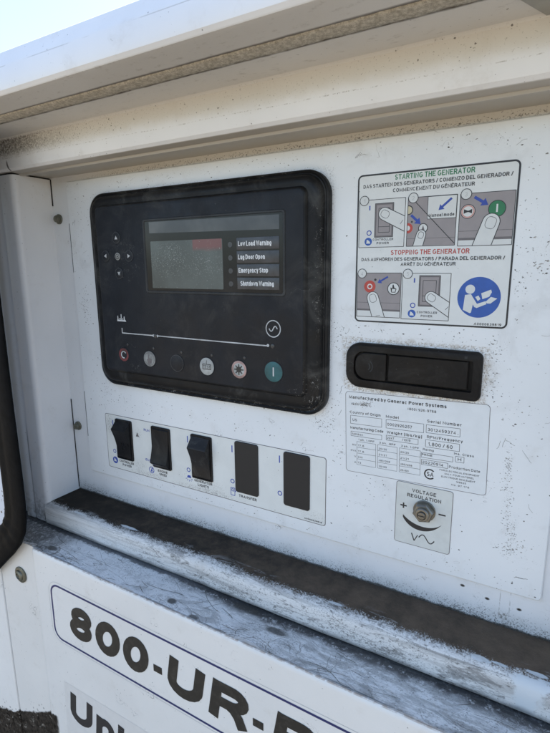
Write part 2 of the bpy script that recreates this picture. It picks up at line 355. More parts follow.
# ------------------------------------------------------------------ mesh helpers (all coordinates in millimetres, world space)
ORG = {}
def origin(o): return ORG.get(o.name, Vector((0, 0, 0))) if o else Vector((0, 0, 0))
def thing(name, label, cat, loc, group=None):
    o = bpy.data.objects.new(name, None); COL.objects.link(o); o.location = Vector(loc) * MM; o.empty_display_size = .01
    o['label'] = label; o['category'] = cat
    if group: o['group'] = group
    ORG[o.name] = Vector(loc); return o
class B:
    """collects faces with per-face materials, then links them as ONE mesh object"""
    def __init__(s): s.v = []; s.f = []; s.mi = []; s.mats = []
    def mat(s, m):
        if m not in s.mats: s.mats.append(m)
        return s.mats.index(m)
    def add(s, vs, fs, m):
        o = len(s.v); s.v += [tuple(v) for v in vs]; k = s.mat(m)
        for f in fs: s.f.append(tuple(i + o for i in f)); s.mi.append(k)
        return s
    def build(s, name, parent=None, angle=32, **props):
        org = origin(parent)
        me = bpy.data.meshes.new(name)
        me.from_pydata([tuple((Vector(v) - org) * MM) for v in s.v], [], s.f)
        for m in s.mats: me.materials.append(m)
        me.polygons.foreach_set('material_index', s.mi)
        bm = bmesh.new(); bm.from_mesh(me)
        for f in bm.faces: f.smooth = True
        for e in bm.edges:
            e.smooth = not (len(e.link_faces) == 2 and e.calc_face_angle(0) > R(angle))
        bm.to_mesh(me); bm.free()
        o = bpy.data.objects.new(name, me); COL.objects.link(o); o.parent = parent
        ORG[o.name] = org
        for k, v in props.items(): o[k] = v
        return o
    # --- solids
    def box(s, x0, x1, y0, y1, z0, z1, m, bev=0):
        bm = bmesh.new(); bmesh.ops.create_cube(bm, size=1)
        for v in bm.verts: v.co = Vector(((x0 + x1) / 2 + v.co.x * (x1 - x0), (y0 + y1) / 2 + v.co.y * (y1 - y0), (z0 + z1) / 2 + v.co.z * (z1 - z0)))
        if bev: bmesh.ops.bevel(bm, geom=bm.edges[:], offset=bev, segments=3, affect='EDGES', profile=.5)
        return s.bm(bm, m)
    def bm(s, bm, m):
        bm.verts.ensure_lookup_table(); s.add([v.co[:] for v in bm.verts], [[v.index for v in f.verts] for f in bm.faces], m); bm.free(); return s
    def loft(s, rings, m, cap0=False, cap1=True):
        n = len(rings[0]); vs = [p for r in rings for p in r]; fs = []
        for k in range(len(rings) - 1):
            for i in range(n): j = (i + 1) % n; fs.append((k * n + i, k * n + j, (k + 1) * n + j, (k + 1) * n + i))
        if cap1: fs.append(tuple((len(rings) - 1) * n + i for i in range(n)))
        if cap0: fs.append(tuple(reversed(range(n))))
        return s.add(vs, fs, m)
    def sweep_x(s, prof, x0, x1, m, closed=True, nx=1, caps=True):
        rings = [[(x0 + (x1 - x0) * k / nx, y, z) for y, z in prof] for k in range(nx + 1)]
        n = len(prof); vs = [p for r in rings for p in r]; fs = []
        for k in range(nx):
            for i in range(n if closed else n - 1): j = (i + 1) % n; fs.append((k * n + i, k * n + j, (k + 1) * n + j, (k + 1) * n + i))
        s.add(vs, fs, m)
        if closed and caps: s.add(rings[0], [tuple(range(n))], m); s.add(rings[-1], [tuple(reversed(range(n)))], m)
        return s
    # --- flat shapes facing -y at depth y
    def poly(s, pts, y, m): return s.add([(a, y, b) for a, b in pts], [tuple(range(len(pts)))], m)
    def strip(s, outer, inner, y, m):
        n = len(outer); return s.add([(a, y, b) for a, b in outer + inner], [(i, (i + 1) % n, n + (i + 1) % n, n + i) for i in range(n)], m)
    def disc(s, x, z, r, y, m, n=32): return s.poly(circ(x, z, r, n), y, m)
    def ring(s, x, z, r, t, y, m, n=36): return s.strip(circ(x, z, r, n), circ(x, z, r - t, n), y, m)
    def line(s, a, b, t, y, m):
        d = Vector((b[0] - a[0], b[1] - a[1])); d.normalize(); q = Vector((-d.y, d.x)) * t / 2
        return s.poly([(a[0] + q.x, a[1] + q.y), (a[0] - q.x, a[1] - q.y), (b[0] - q.x, b[1] - q.y), (b[0] + q.x, b[1] + q.y)], y, m)
    def frame(s, pts, t, y, m):
        for i in range(len(pts)): 
            s.line(pts[i], pts[(i + 1) % len(pts)], t, y - .003 * i, m)
        return s
    def rframe(s, x0, x1, z0, z1, r, t, y, m): return s.strip(rr(x0, x1, z0, z1, r), rr(x0 + t, x1 - t, z0 + t, z1 - t, max(.01, r - t)), y, m)
    def arrow(s, a, b, t, y, m):
        d = Vector((b[0] - a[0], b[1] - a[1])); d.normalize(); q = Vector((-d.y, d.x)); h = Vector(b); A = Vector(a); tip = h; k = h - d * t * 2.2
        s.poly([A + q * t / 2, A - q * t / 2, k - q * t / 2, k - q * t * 1.5, tip, k + q * t * 1.5, k + q * t / 2][:], y, m); return s
def circ(x, z, r, n=32, a0=0): return [(x + r * math.cos(a0 - 2 * math.pi * i / n), z + r * math.sin(a0 - 2 * math.pi * i / n)) for i in range(n)]
def rr(x0, x1, z0, z1, r, n=8):
    p = []
    for cx, cz, a in ((x1 - r, z1 - r, 90), (x1 - r, z0 + r, 0), (x0 + r, z0 + r, -90), (x0 + r, z1 - r, -180)):
        for k in range(n + 1): t = R(a - 90 * k / n); p.append((cx + r * math.cos(t), cz + r * math.sin(t)))
    return p
def rr3(x0, x1, z0, z1, r, y, n=8): return [(a, y, b) for a, b in rr(x0, x1, z0, z1, r, n)]
def clip(pts, x0, x1, z0, z1):
    for ax, lim, sg in ((0, x0, 1), (0, x1, -1), (1, z0, 1), (1, z1, -1)):
        out = []
        for i in range(len(pts)):
            a, b = pts[i - 1], pts[i]; da = (a[ax] - lim) * sg; db = (b[ax] - lim) * sg
            if (da < 0) != (db < 0):
                t = da / (da - db); out.append((a[0] + (b[0] - a[0]) * t, a[1] + (b[1] - a[1]) * t))
            if db >= 0: out.append(b)
        pts = out
        if not pts: break
    return pts
def rot(p, o, ang):
    c, s_ = math.cos(ang), math.sin(ang); return (o[0] + (p[0] - o[0]) * c - (p[1] - o[1]) * s_, o[1] + (p[0] - o[0]) * s_ + (p[1] - o[1]) * c)

# letters drawn with strokes
def ar(cx, cy, rx, ry, a0, a1, n=None):
    n = n or max(3, int(abs(a1 - a0) / 18))
    return [(cx + rx * math.cos(R(a0 + (a1 - a0) * k / n)), cy + ry * math.sin(R(a0 + (a1 - a0) * k / n))) for k in range(n + 1)]
XH = .73
def bowl(x0, x1, y0, y1): return ar((x0 + x1) / 2, (y0 + y1) / 2, (x1 - x0) / 2, (y1 - y0) / 2, 90, 450, 22)[:-1] + ['c']
GL = {
 'A': (.74, [[(0, 0), (.5, 1), (1, 0)], [(.17, .30), (.83, .30)]]),
 'B': (.64, [[(0, 0), (0, 1)], [(0, 1), (.6, 1)] + ar(.6, .76, .33, .24, 75, -75) + [(.6, .52), (0, .52)], [(.6, .52)] + ar(.62, .26, .38, .26, 80, -80) + [(.6, 0), (0, 0)]]),
 'C': (.72, [ar(.52, .5, .52, .5, 42, 318)]),
 'D': (.68, [[(0, 0), (0, 1)], [(0, 1), (.42, 1)] + ar(.42, .5, .58, .5, 80, -80) + [(.42, 0), (0, 0)]]),
 'E': (.58, [[(1, 1), (0, 1), (0, 0), (1, 0)], [(0, .52), (.92, .52)]]),
 'F': (.56, [[(1, 1), (0, 1), (0, 0)], [(0, .50), (.9, .50)]]),
 'G': (.74, [ar(.52, .5, .52, .5, 45, 330) + [(.98, .42), (.56, .42)]]),
 'H': (.66, [[(0, 0), (0, 1)], [(1, 0), (1, 1)], [(0, .52), (1, .52)]]),
 'I': (.02, [[(.5, 0), (.5, 1)]]),
 'J': (.50, [[(1, 1), (1, .3)] + ar(.5, .3, .5, .3, 0, -170)]),
 'K': (.66, [[(0, 0), (0, 1)], [(1, 1), (.02, .36)], [(.34, .58), (1, 0)]]),
 'L': (.52, [[(0, 1), (0, 0), (1, 0)]]),
 'M': (.80, [[(0, 0), (0, 1), (.5, .08), (1, 1), (1, 0)]]),
 'N': (.66, [[(0, 0), (0, 1), (1, 0), (1, 1)]]),
 'O': (.76, [bowl(0, 1, 0, 1)]),
 'P': (.62, [[(0, 0), (0, 1)], [(.05, 1), (.56, 1)] + ar(.58, .74, .42, .26, 80, -80) + [(.56, .48), (.05, .48)]]),
 'Q': (.76, [bowl(0, 1, 0, 1), [(.6, .26), (.95, 0)]]),
 'R': (.66, [[(0, 0), (0, 1)], [(.05, 1), (.56, 1)] + ar(.60, .74, .38, .26, 80, -80) + [(.56, .48), (.05, .48)], [(.50, .46), (.66, .40), (.88, .2), (1, 0)]]),
 'S': (.62, [ar(.5, .745, .45, .255, 25, 195) + [(.2, .60), (.5, .52), (.8, .44)] + ar(.5, .265, .5, .265, 10, -155)]),
 'T': (.62, [[(0, 1), (1, 1)], [(.5, 1), (.5, 0)]]),
 'U': (.66, [[(0, 1), (0, .36)] + ar(.5, .36, .5, .36, 190, 350) + [(1, .36), (1, 1)]]),
 'V': (.70, [[(0, 1), (.5, 0), (1, 1)]]),
 'W': (.96, [[(0, 1), (.26, 0), (.5, .95), (.74, 0), (1, 1)]]),
 'X': (.68, [[(0, 1), (1, 0)], [(0, 0), (1, 1)]]),
 'Y': (.70, [[(0, 1), (.5, .44), (1, 1)], [(.5, .46), (.5, 0)]]),
 'Z': (.62, [[(0, 1), (1, 1), (0, 0), (1, 0)]]),
 '0': (.54, [bowl(0, 1, 0, 1)]),
 '1': (.30, [[(0, .76), (.5, .80), (.95, 1), (.95, 0)]]),
 '2': (.54, [ar(.5, .70, .5, .30, 165, -20) + [(.75, .42), (.1, .12), (0, 0), (1, 0)]]),
 '3': (.54, [ar(.5, .76, .44, .24, 160, -80) + [(.4, .52)], [(.4, .52)] + ar(.5, .26, .5, .26, 80, -160)]),
 '4': (.58, [[(.76, 0), (.76, 1), (0, .26), (1, .26)]]),
 '5': (.54, [[(.9, 1), (.2, 1), (.1, .50)] + ar(.5, .32, .5, .32, 120, -155)]),
 '6': (.54, [bowl(0, 1, 0, .62), ar(.58, .62, .56, .38, 55, 130) + [(.02, .6), (0, .3)]]),
 '7': (.52, [[(0, 1), (1, 1), (.55, .5), (.34, 0)]]),
 '8': (.54, [bowl(.06, .94, .53, 1), bowl(0, 1, 0, .53)]),
 '9': (.54, [bowl(0, 1, .38, 1), ar(.42, .38, .56, .38, -125, -50) + [(.98, .4), (1, .7)]]),
 'a': (.48, [ar(.48, .53, .44, .20, 160, 0) + [(.92, .1), (.98, 0)], ar(.44, .20, .44, .20, 60, 340) + [(.9, .25)]]),
 'b': (.50, [[(0, 0), (0, 1)], bowl(0, 1, 0, XH)]), 'd': (.50, [[(1, 0), (1, 1)], bowl(0, 1, 0, XH)]),
 'p': (.50, [[(0, -.27), (0, XH)], bowl(0, 1, 0, XH)]), 'q': (.50, [[(1, -.27), (1, XH)], bowl(0, 1, 0, XH)]),
 'g': (.50, [[(1, XH), (1, -.08)] + ar(.5, -.06, .5, .2, 0, -150), bowl(0, 1, 0, XH)]),
 'c': (.46, [ar(.52, XH / 2, .52, XH / 2, 45, 315)]), 'e': (.50, [[(.02, XH / 2), (1, XH / 2)] + ar(.5, XH / 2, .5, XH / 2, 15, 315)]),
 'f': (.26, [[(.4, 0), (.4, .8)] + ar(.95, .8, .5, .2, 170, 90), [(0, XH), (1, XH)]]), 't': (.26, [[(.42, .95), (.42, .14)] + ar(.9, .14, .45, .14, 190, 270), [(0, XH), (1, XH)]]),
 'h': (.46, [[(0, 0), (0, 1)], ar(.5, .42, .5, .31, 170, 0) + [(1, 0)]]), 'n': (.46, [[(0, 0), (0, XH)], ar(.5, .42, .5, .31, 170, 0) + [(1, 0)]]),
 'm': (.74, [[(0, 0), (0, XH)], ar(.26, .45, .25, .28, 170, 0) + [(.51, 0)], ar(.76, .45, .24, .28, 180, 0) + [(1, 0)]]),
 'r': (.26, [[(0, 0), (0, XH)], ar(.9, .38, .85, .35, 170, 90)]), 'u': (.46, [[(1, 0), (1, XH)], [(0, XH), (0, .31)] + ar(.5, .31, .5, .31, 190, 350)]),
 'i': (.02, [[(.5, 0), (.5, XH)], [(.5, .90), (.5, 1.06)]]), 'l': (.02, [[(.5, 0), (.5, 1)]]), 'k': (.44, [[(0, 0), (0, 1)], [(1, XH), (.05, .28)], [(.35, .45), (1, 0)]]),
 'o': (.50, [bowl(0, 1, 0, XH)]), 's': (.44, [ar(.5, .55, .44, .18, 25, 190) + [(.25, .42), (.75, .32)] + ar(.5, .19, .5, .19, 10, -160)]),
 'v': (.46, [[(0, XH), (.5, 0), (1, XH)]]), 'y': (.46, [[(0, XH), (.52, 0)], [(1, XH), (.4, -.22), (.1, -.27)]]), 'w': (.70, [[(0, XH), (.26, 0), (.5, XH - .05), (.74, 0), (1, XH)]]),
 'x': (.44, [[(0, XH), (1, 0)], [(0, 0), (1, XH)]]), 'z': (.42, [[(0, XH), (1, XH), (0, 0), (1, 0)]]),
 '-': (.26, [[(0, .40), (1, .40)]]), '/': (.34, [[(0, 0), (1, 1)]]), '.': (.02, [[(.5, -.04), (.5, .10)]]), ',': (.06, [[(.7, .10), (.1, -.16)]]),
 '(': (.16, [ar(1.2, .45, 1.2, .65, 130, 230, 6)]), ')': (.16, [ar(-.2, .45, 1.2, .65, 50, -50, 6)]), '[': (.14, [[(1, 1.08), (0, 1.08), (0, -.2), (1, -.2)]]), ']': (.14, [[(0, 1.08), (1, 1.08), (1, -.2), (0, -.2)]]),
}
ACC = {'É': ('E', [[(.35, 1.14), (.7, 1.30)]]), 'Ö': ('O', [[(.28, 1.14), (.28, 1.28)], [(.72, 1.14), (.72, 1.28)]]), 'Ê': ('E', [[(.2, 1.12), (.5, 1.28), (.8, 1.12)]])}
def stroke(b, pts, t, y, m, closed=False):
    n = len(pts); L_ = []; R_ = []
    for i in range(n):
        p = Vector(pts[i]); a_ = Vector(pts[i - 1]) if (i or closed) else None; c_ = Vector(pts[(i + 1) % n]) if (i < n - 1 or closed) else None
        d1 = (p - a_).normalized() if a_ is not None else None; d2 = (c_ - p).normalized() if c_ is not None else None
        d1 = d1 or d2; d2 = d2 or d1
        q = Vector((-d1.y - d2.y, d1.x + d2.x))
        if q.length < .3: q = Vector((-d2.y, d2.x))
        q.normalize(); k = max(.55, q.dot(Vector((-d2.y, d2.x)))); q = q * (t / 2 / k)
        L_.append(p + q); R_.append(p - q)
    v = [(c[0], y, c[1]) for c in L_ + R_]
    b.add(v, [(i, (i + 1) % n, n + (i + 1) % n, n + i) for i in range(n if closed else n - 1)], m)
def text(body, x0, x1, z, h, y, m, parent, name='lettering', bold=.02, ang=0, gap=None, slant=0):
    """one line of print: left edge x0, right edge x1, baseline z, capital height h"""
    t = .13 + bold * 2.0                      # stroke width in capital heights
    gap = .14 + t * .35 if gap is None else gap
    items = []; pen = 0
    for ch in body:
        if ch == ' ': pen += .34; continue
        base, extra = ACC.get(ch, (ch, [])); wd, st = GL[base]
        items.append((pen, wd, st + extra)); pen += wd + t + gap
    tot = pen - gap; kx = (x1 - x0) / tot
    b = B(); yy = y
    for px, wd, st in items:
        for q in st:
            closed = q[-1] == 'c'; q = q[:-1] if closed else q
            pts = [(x0 + (px + t / 2 + u * wd) * kx, z + (t / 2 + v_ * (1 - t)) * h) for u, v_ in q]
            # flat letter ends reach the cap line and baseline
            if not closed:
                for e, f in ((0, 1), (-1, -2)):
                    d = Vector(pts[e]) - Vector(pts[f])
                    if d.length > 1e-6 and q[e][1] in (0, 1, XH) : pts[e] = tuple(Vector(pts[e]) + d.normalized() * t * h / 2)
            if slant: pts = [(p[0] + (p[1] - z) * slant, p[1]) for p in pts]
            if ang: pts = [rot(p, (x0, z), ang) for p in pts]
            yy -= .0006 + h * .0009; stroke(b, pts, t * (h + kx) / 2, yy, m, closed)
    return b.build(name, parent)

# ------------------------------------------------------------------ ground, out of view, added for its warm bounce light
g = B(); g.add([(-60e3, -60e3, -1250), (60e3, -60e3, -1250), (60e3, 60e3, -1250), (-60e3, 60e3, -1250)], [(0, 1, 2, 3)], M_GROUND)
g.build('ground', None, kind='structure')

# ------------------------------------------------------------------ generator enclosure (frame round the recess)
EN = thing('generator_enclosure', 'white painted steel machine enclosure framing the recessed control panel', 'enclosure', (0, 400, -1250))
XL, XR = -700, 800
head = [(2.5, 103), (-23.5, 103), (-24.3, 101.3), (-28.2, 101.0), (-29.2, 102.6), (-34.5, 102.9), (-37.6, 103.6), (-39.6, 105.4), (-40.5, 108), (-40.9, 116), (-41.0, 127.6), (-42.5, 129),
        (-100, 129), (-103, 129.7), (-105, 131.8), (-105.6, 134.5), (-105, 144.5), (-103.9, 147.2), (-100, 156.0), (-94, 160), (200, 168), (200, 140), (2.5, 140)]
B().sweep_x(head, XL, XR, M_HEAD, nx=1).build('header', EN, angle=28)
gk = []
fm = B()
n = 240; prof = [(-69.0, 129.0), (-69.6, 128.3), (-74, 127.9), (-79.6, 128.0), (-80.8, 128.4), (-81.0, 129.0)]
x0, x1 = -330, 330
vs = []; fs = []
for i in range(n + 1):
    x = x0 + (x1 - x0) * i / n
    for j, (y, z) in enumerate(prof):
        vs.append((x, y + random.uniform(-.25, .25), z + (random.uniform(-.12, .12) if 0 < j < 5 else 0)))
for i in range(n):
    for j in range(5): a = i * 6 + j; fs.append((a, a + 1, a + 7, a + 6))
fm.add(vs, fs, M_FOAM); fm.build('foam_seal', EN, angle=60)
gq = [(231, -67.5), (242.2, -42), (300, -42), (300, -67.5)]
b = B(); b.loft([[(x, y, 128.95) for x, y in gq], [(x, y, 127.9) for x, y in gq]], plain('grey gusset paint', (.30, .30, .275), .5)); b.build('corner_gusset', EN)
# post: inner jamb face x=-168, rounded nose, front face y=-36
post = [(-168, 3), (-168, -30.5)]
for k in range(9): a = R(90 * k / 8); post.append((-173.5 + 5.5 * math.cos(a), -30.5 - 5.5 * math.sin(a)))
post += [(-186, -36.2), (-189.5, -35.4), (-192.5, -36.4), (-203.2, -36.8), (-204.8, -35.5), (-205.2, -32), (-700, -32), (-700, 3)]
b = B(); n = len(post)
zz = [-233.4, 101.6]
b.add([(x, y, z) for z in zz for x, y in post], [(i, (i + 1) % n, n + (i + 1) % n, n + i) for i in range(n)] + [tuple(range(n)), tuple(range(2 * n - 1, n - 1, -1))], M_POST)
b.build('side_post', EN, angle=40)
# thin black joint between post and header
B().box(-204, -168.6, -35.4, 2, 101.7, 102.9, M_DARK).build('joint_gap', EN)
# wall, ledge, shelf
B().box(-169, 480, 2, 4, -232, 128, M_WALL).build('recess_wall', EN)
B().box(300, 480, -31, 1.5, -210, 102.5, M_POST).build('side_post', EN)
curb = [(1.8, -211.2), (-28, -211), (-31.5, -211.2), (-34.5, -212.2), (-36.6, -214.2), (-37.8, -217.5), (-38.2, -221), (-38.4, -229), (-38, -232.6), (-36, -233), (1.8, -233)]
def wavy(prof, x0, x1, nx, amp):
    rings = []
    for k in range(nx + 1):
        x = x0 + (x1 - x0) * k / nx
        d = amp * (math.sin(x * .031 + 1) * .5 + math.sin(x * .083) * .3 + math.sin(x * .21 + 2) * .2)
        rings.append([(x, y + (d if y < -30 else 0), z + (d * .35 if y < -20 and z > -225 else 0)) for y, z in prof])
    return rings
b = B(); rg = wavy(curb, -171.5, 480, 160, .45); b.loft(rg, M_LEDGE, True, True); b.build('ledge', EN, angle=50)
b = B(); rs = []
for k in range(121):
    x = -700 + 1300 * k / 120; d = .3 * math.sin(x * .047) + .25 * math.sin(x * .11 + 1)
    rs.append([(x, y, z + d) for y, z in ((3, -234.6), (-34, -234.6), (-60, -234.2), (-70.5, -234.3))])
vs = [p for r in rs for p in r]; fs = [(k * 4 + i, k * 4 + 4 + i, k * 4 + 5 + i, k * 4 + 1 + i) for k in range(120) for i in range(3)]
b.add(vs, fs, M_SHELF); b.build('lower_shelf', EN, angle=60)
# unseen shell of the machine behind and below, added to block the sun
b = B(); b.box(-1500, -701, -32, 1300, -1200, 165, M_ROOF); b.box(801, 1300, -32, 1300, -1200, 165, M_ROOF); b.box(-700, 800, 8, 1300, -1200, 139, M_ROOF); b.box(-1500, 1300, 201, 1300, 140, 172, M_ROOF)
b.build('sun_block_shell', EN)

random.seed(5)
hs = B(); q = 0
def flat_stroke(b, pts, t, z, m):
    n = len(pts); vs = []
    for i in range(n):
        a_ = Vector(pts[max(0, i - 1)]); c_ = Vector(pts[min(n - 1, i + 1)]); d = (c_ - a_).normalized(); w_ = t / 2 * (1 if 0 < i < n - 1 else .25)
        vs += [(pts[i][0] - d.y * w_, pts[i][1] + d.x * w_, z), (pts[i][0] + d.y * w_, pts[i][1] - d.x * w_, z)]
    b.add(vs, [(2 * i, 2 * i + 1, 2 * i + 3, 2 * i + 2) for i in range(n - 1)], m)
MH = plain('grime scratch', (.06, .052, .042), .8, vary=.5); MP = plain('scraped pale paint', (.62, .63, .63), .5, vary=.15)
for _ in range(105):
    x = random.uniform(-165, 275); y = random.uniform(-71, -42); a_ = random.choice((0, 0, math.pi)) + random.gauss(0, .35); n_ = random.randint(5, 16); st_ = random.uniform(1.0, 3.2); cv = random.gauss(0, .035)
    if 84 < x < 118 and y < -58: cv = .28; st_ = 1.4
    pts = []
    for k in range(n_):
        if -71.5 < y < -40: pts.append((x, y))
        a_ += cv + random.gauss(0, .09); x += math.cos(a_) * st_; y += math.sin(a_) * st_ * .7
    if len(pts) < 4: continue
    q += 1; flat_stroke(hs, pts, random.uniform(.12, .38), -233.45 + .0004 * q, MP if random.random() < .22 else MH)
hs.build('shelf_scratches', EN, kind='stuff')

# ------------------------------------------------------------------ access door below
AD = thing('access_door', 'lower cream white access door with blue outlined phone number decal', 'door', (0, -60, -1000))
prof = [(-60, -235.5), (-70.2, -234.6), (-72.4, -233.9), (-73.5, -235.2), (-73.7, -238), (-73.7, -1190), (-60, -1190)]
b = B(); rg = []
for x, e in ((-143.6, 3.2), (-143.3, 1.6), (-142.4, .6), (-141, .1), (-139, 0), (700, 0)): rg.append([(x, y + (e if y < -66 else 0), z) for y, z in prof])
b.loft(rg, M_DOOR, True, True); b.build('door_panel', AD, angle=50)
b = B()
stile = [(-198.6, -62), (-198.6, -72.2), (-197.4, -73.3), (-147, -70.2), (-143.6, -70.0), (-143.6, -62)]
n = len(stile)
def zt(y): return -234.2 if y < -70 else -234.8
b.add([(x, y, zt(y)) for x, y in stile] + [(x, y, -1190) for x, y in stile], [(i, (i + 1) % n, n + (i + 1) % n, n + i) for i in range(n)] + [tuple(range(n))], M_DOOR)
b.build('door_stile', AD, angle=40)
B().box(-700, -199.6, -74.2, -60, -1190, -234.4, M_DOOR, .9).build('outer_strip', AD)
# screw on the stile
def disc_rings(cx, cz, spec, n=28):            # spec: (radius, y)
    return [[(a, y, b_) for a, b_ in circ(cx, cz, r, n)] for r, y in spec]
b = B(); b.loft(disc_rings(-168, -270.5, [(8.2, -70.5), (8.2, -72.4), (7.0, -73.1), (5.6, -73.2), (5.2, -72.7), (4.6, -74.4), (3.0, -75.2), (2.6, -74.2), (1.5, -74.0)]), M_BOLT)
b.build('screw', AD)

# decals on the door
def decal_group(name, label, cat, loc): return thing(name, label, cat, loc)
T1 = thing('phone_decal', 'blue outlined decal with large 800-UR lettering on the lower door', 'decal', (0, -73.9, -290))
a1 = R(-.45)
fr = B(); o_ = rr(-119.8, 420, -318, -260, 11); i_ = rr(-118.0, 418.2, -316.2, -261.8, 9.2)
RO = (-119.8, -260)
film_o = [rot(p, RO, a1) for p in rr(-122.4, 424, -320.4, -257.4, 12.5)]; film_i = [rot(p, RO, a1) for p in rr(-122.1, 423.7, -320.1, -257.7, 12.2)]
b = B(); b.strip(film_o, film_i, -73.84, M_CLEAR); b.build('film_edge', T1)
fr.strip([rot(p, RO, a1) for p in o_], [rot(p, RO, a1) for p in i_], -73.88, M_NAVY); fr.build('outline', T1)
for ch, u0, u1 in (('8', -98, -69), ('0', -65, -34.5), ('0', -31.3, -2), ('-', .2, 15.6), ('U', 18, 53.5), ('R', 60, 93.5), ('-', 94.5, 109.5), ('R', 114.5, 148), ('E', 154, 182)):
    text(ch, u0, u1, -305.7 - .008 * (u0 + 98), 33.2, -73.92, M_BRN, T1, 'letter', .03 if ch == '-' else .062, a1, slant=.165)
T2 = thing('name_decal', 'grey film decal with large black Uni lettering at the bottom of the lower door', 'decal', (0, -73.9, -390))
b = B(); b.poly([(-114.5, -364), (400, -357), (400, -440), (-118.5, -440)], -73.8, plain('translucent grey film', (.64, .628, .60), .4, vary=.03)); b.build('film', T2)
for ch, u0, u1 in (('U', -110.5, -79.5), ('n', -74.5, -50), ('i', -46.5, -38.6), ('t', -36, -24), ('e', -21, 4), ('d', 8, 34)):
    text(ch, u0, u1, -403.6, 31.5, -73.92, M_BLK, T2, 'letter', .055, 0, slant=.13)

# ------------------------------------------------------------------ side door edge with black rubber trim, left of the frame
SD = thing('side_door', 'open side door edged with thick black rubber trim at the far left', 'door', (-260, -75, -100))
path = [(-149, -76, 260)]
# centre line of the trim in the plane y=-78
path = [(-150, 260), (-150, -60), (-149.5, -120), (-149, -160), (-149.5, -186), (-151.5, -203), (-158, -217), (-169, -229.5), (-185, -244), (-206, -263), (-245, -298), (-330, -370)]
def cr(p, n=8):
    out = []
    for i in range(len(p) - 1):
        a = p[max(0, i - 1)]; b_ = p[i]; c_ = p[i + 1]; d = p[min(len(p) - 1, i + 2)]
        for k in range(n):
            t = k / n; out.append(tuple(.5 * ((2 * b_[j]) + (-a[j] + c_[j]) * t + (2 * a[j] - 5 * b_[j] + 4 * c_[j] - d[j]) * t * t + (-a[j] + 3 * b_[j] - 3 * c_[j] + d[j]) * t ** 3) for j in range(2)))
    out.append(p[-1]); return out
cl = cr(path); rings = []
for i, p in enumerate(cl):
    q = cl[min(i + 1, len(cl) - 1)]; r_ = cl[max(i - 1, 0)]; t = Vector((q[0] - r_[0], q[1] - r_[1])).normalized(); nn = Vector((-t.y, t.x))
    ring = []
    for k in range(20):
        a = 2 * math.pi * k / 20; u = 14.5 * math.cos(a); v = 3.6 * math.copysign(abs(math.sin(a)) ** .6, math.sin(a)) + .5 * math.sin(i * .9) * math.exp(-((i - 50) / 9) ** 2)
        if math.sin(a) < 0: v += 1.5 * math.exp(-((u + 3) / 2.2) ** 2) * 1.2     # a shallow groove along the trim
        ring.append((p[0] + nn.x * u, -79.5 + v, p[1] + nn.y * u))
    rings.append(ring)
b = B(); b.loft(rings, M_RUB, True, True); b.build('rubber_trim', SD, angle=60)
b = B(); out = [(x - 6, z) for x, z in cl] + [(-330, 260)]
b.add([(x, -78.0, z) for x, z in out] + [(x, -76.0, z) for x, z in out], [tuple(range(len(out))), tuple(range(2 * len(out) - 1, len(out) - 1, -1))], M_SIDE); b.build('door_skin', SD)

# ------------------------------------------------------------------ control plate
CP = thing('control_plate', 'large scuffed white steel plate that carries all the controls', 'panel', (60, 0, -184))
b = B(); b.loft([rr3(-144, 266.4, -184.6, 97.6, 3, 1.8), rr3(-144, 266.4, -184.6, 97.6, 3, .6), rr3(-143.4, 265.8, -184, 97, 2.6, .05), rr3(-143, 265.4, -183.6, 96.6, 2.4, 0)], M_PLATE); b.build('plate', CP)
b = B(); b.box(-145.6, -144.25, 1.2, 2.0, 16, 61, M_DARK); b.build('slot_shade', CP)  # dark strip standing for the shadow in the gap at the plate edge
b = B(); b.box(-145.6, -144.25, 1.2, 2.0, -148, -101, M_DARK); b.build('slot_shade', CP)  # lower strip of the same gap shadow
for g0, g1, gw in ((78, 102, -166.9), (-209, -112, -167.1)): b = B(); b.box(-167.9, gw, 1.4, 2.0, g0, g1, M_DARK); b.build('corner_gap', EN)
random.seed(11)
fl = B(); sc_ = B()
def fleck(b, x, z, r, y, m, el=1.0, ang=0.0):
    n = random.choice((4, 5, 6)); k_ = random.uniform(0, 6)
    pts = [(x + r * el * random.uniform(.5, 1.3) * math.cos(-2 * math.pi * i / n + k_), z + r * random.uniform(.5, 1.3) * math.sin(-2 * math.pi * i / n + k_)) for i in range(n)]
    b.poly([rot(p, (x, z), ang) for p in pts], y, m)
def blocked(x, z):
    return (-111 < x < 124 and -88 < z < 85) or (-117 < x < 122 and -175 < z < -118) or (139 < x < 235 and -18 < z < 78) or (134 < x < 225 and -64 < z < -28) or (134 < x < 231 and -126 < z < -63) or (172 < x < 212 and -170 < z < -123) or not (-143 < x < 265.5 and -184 < z < 96.5)
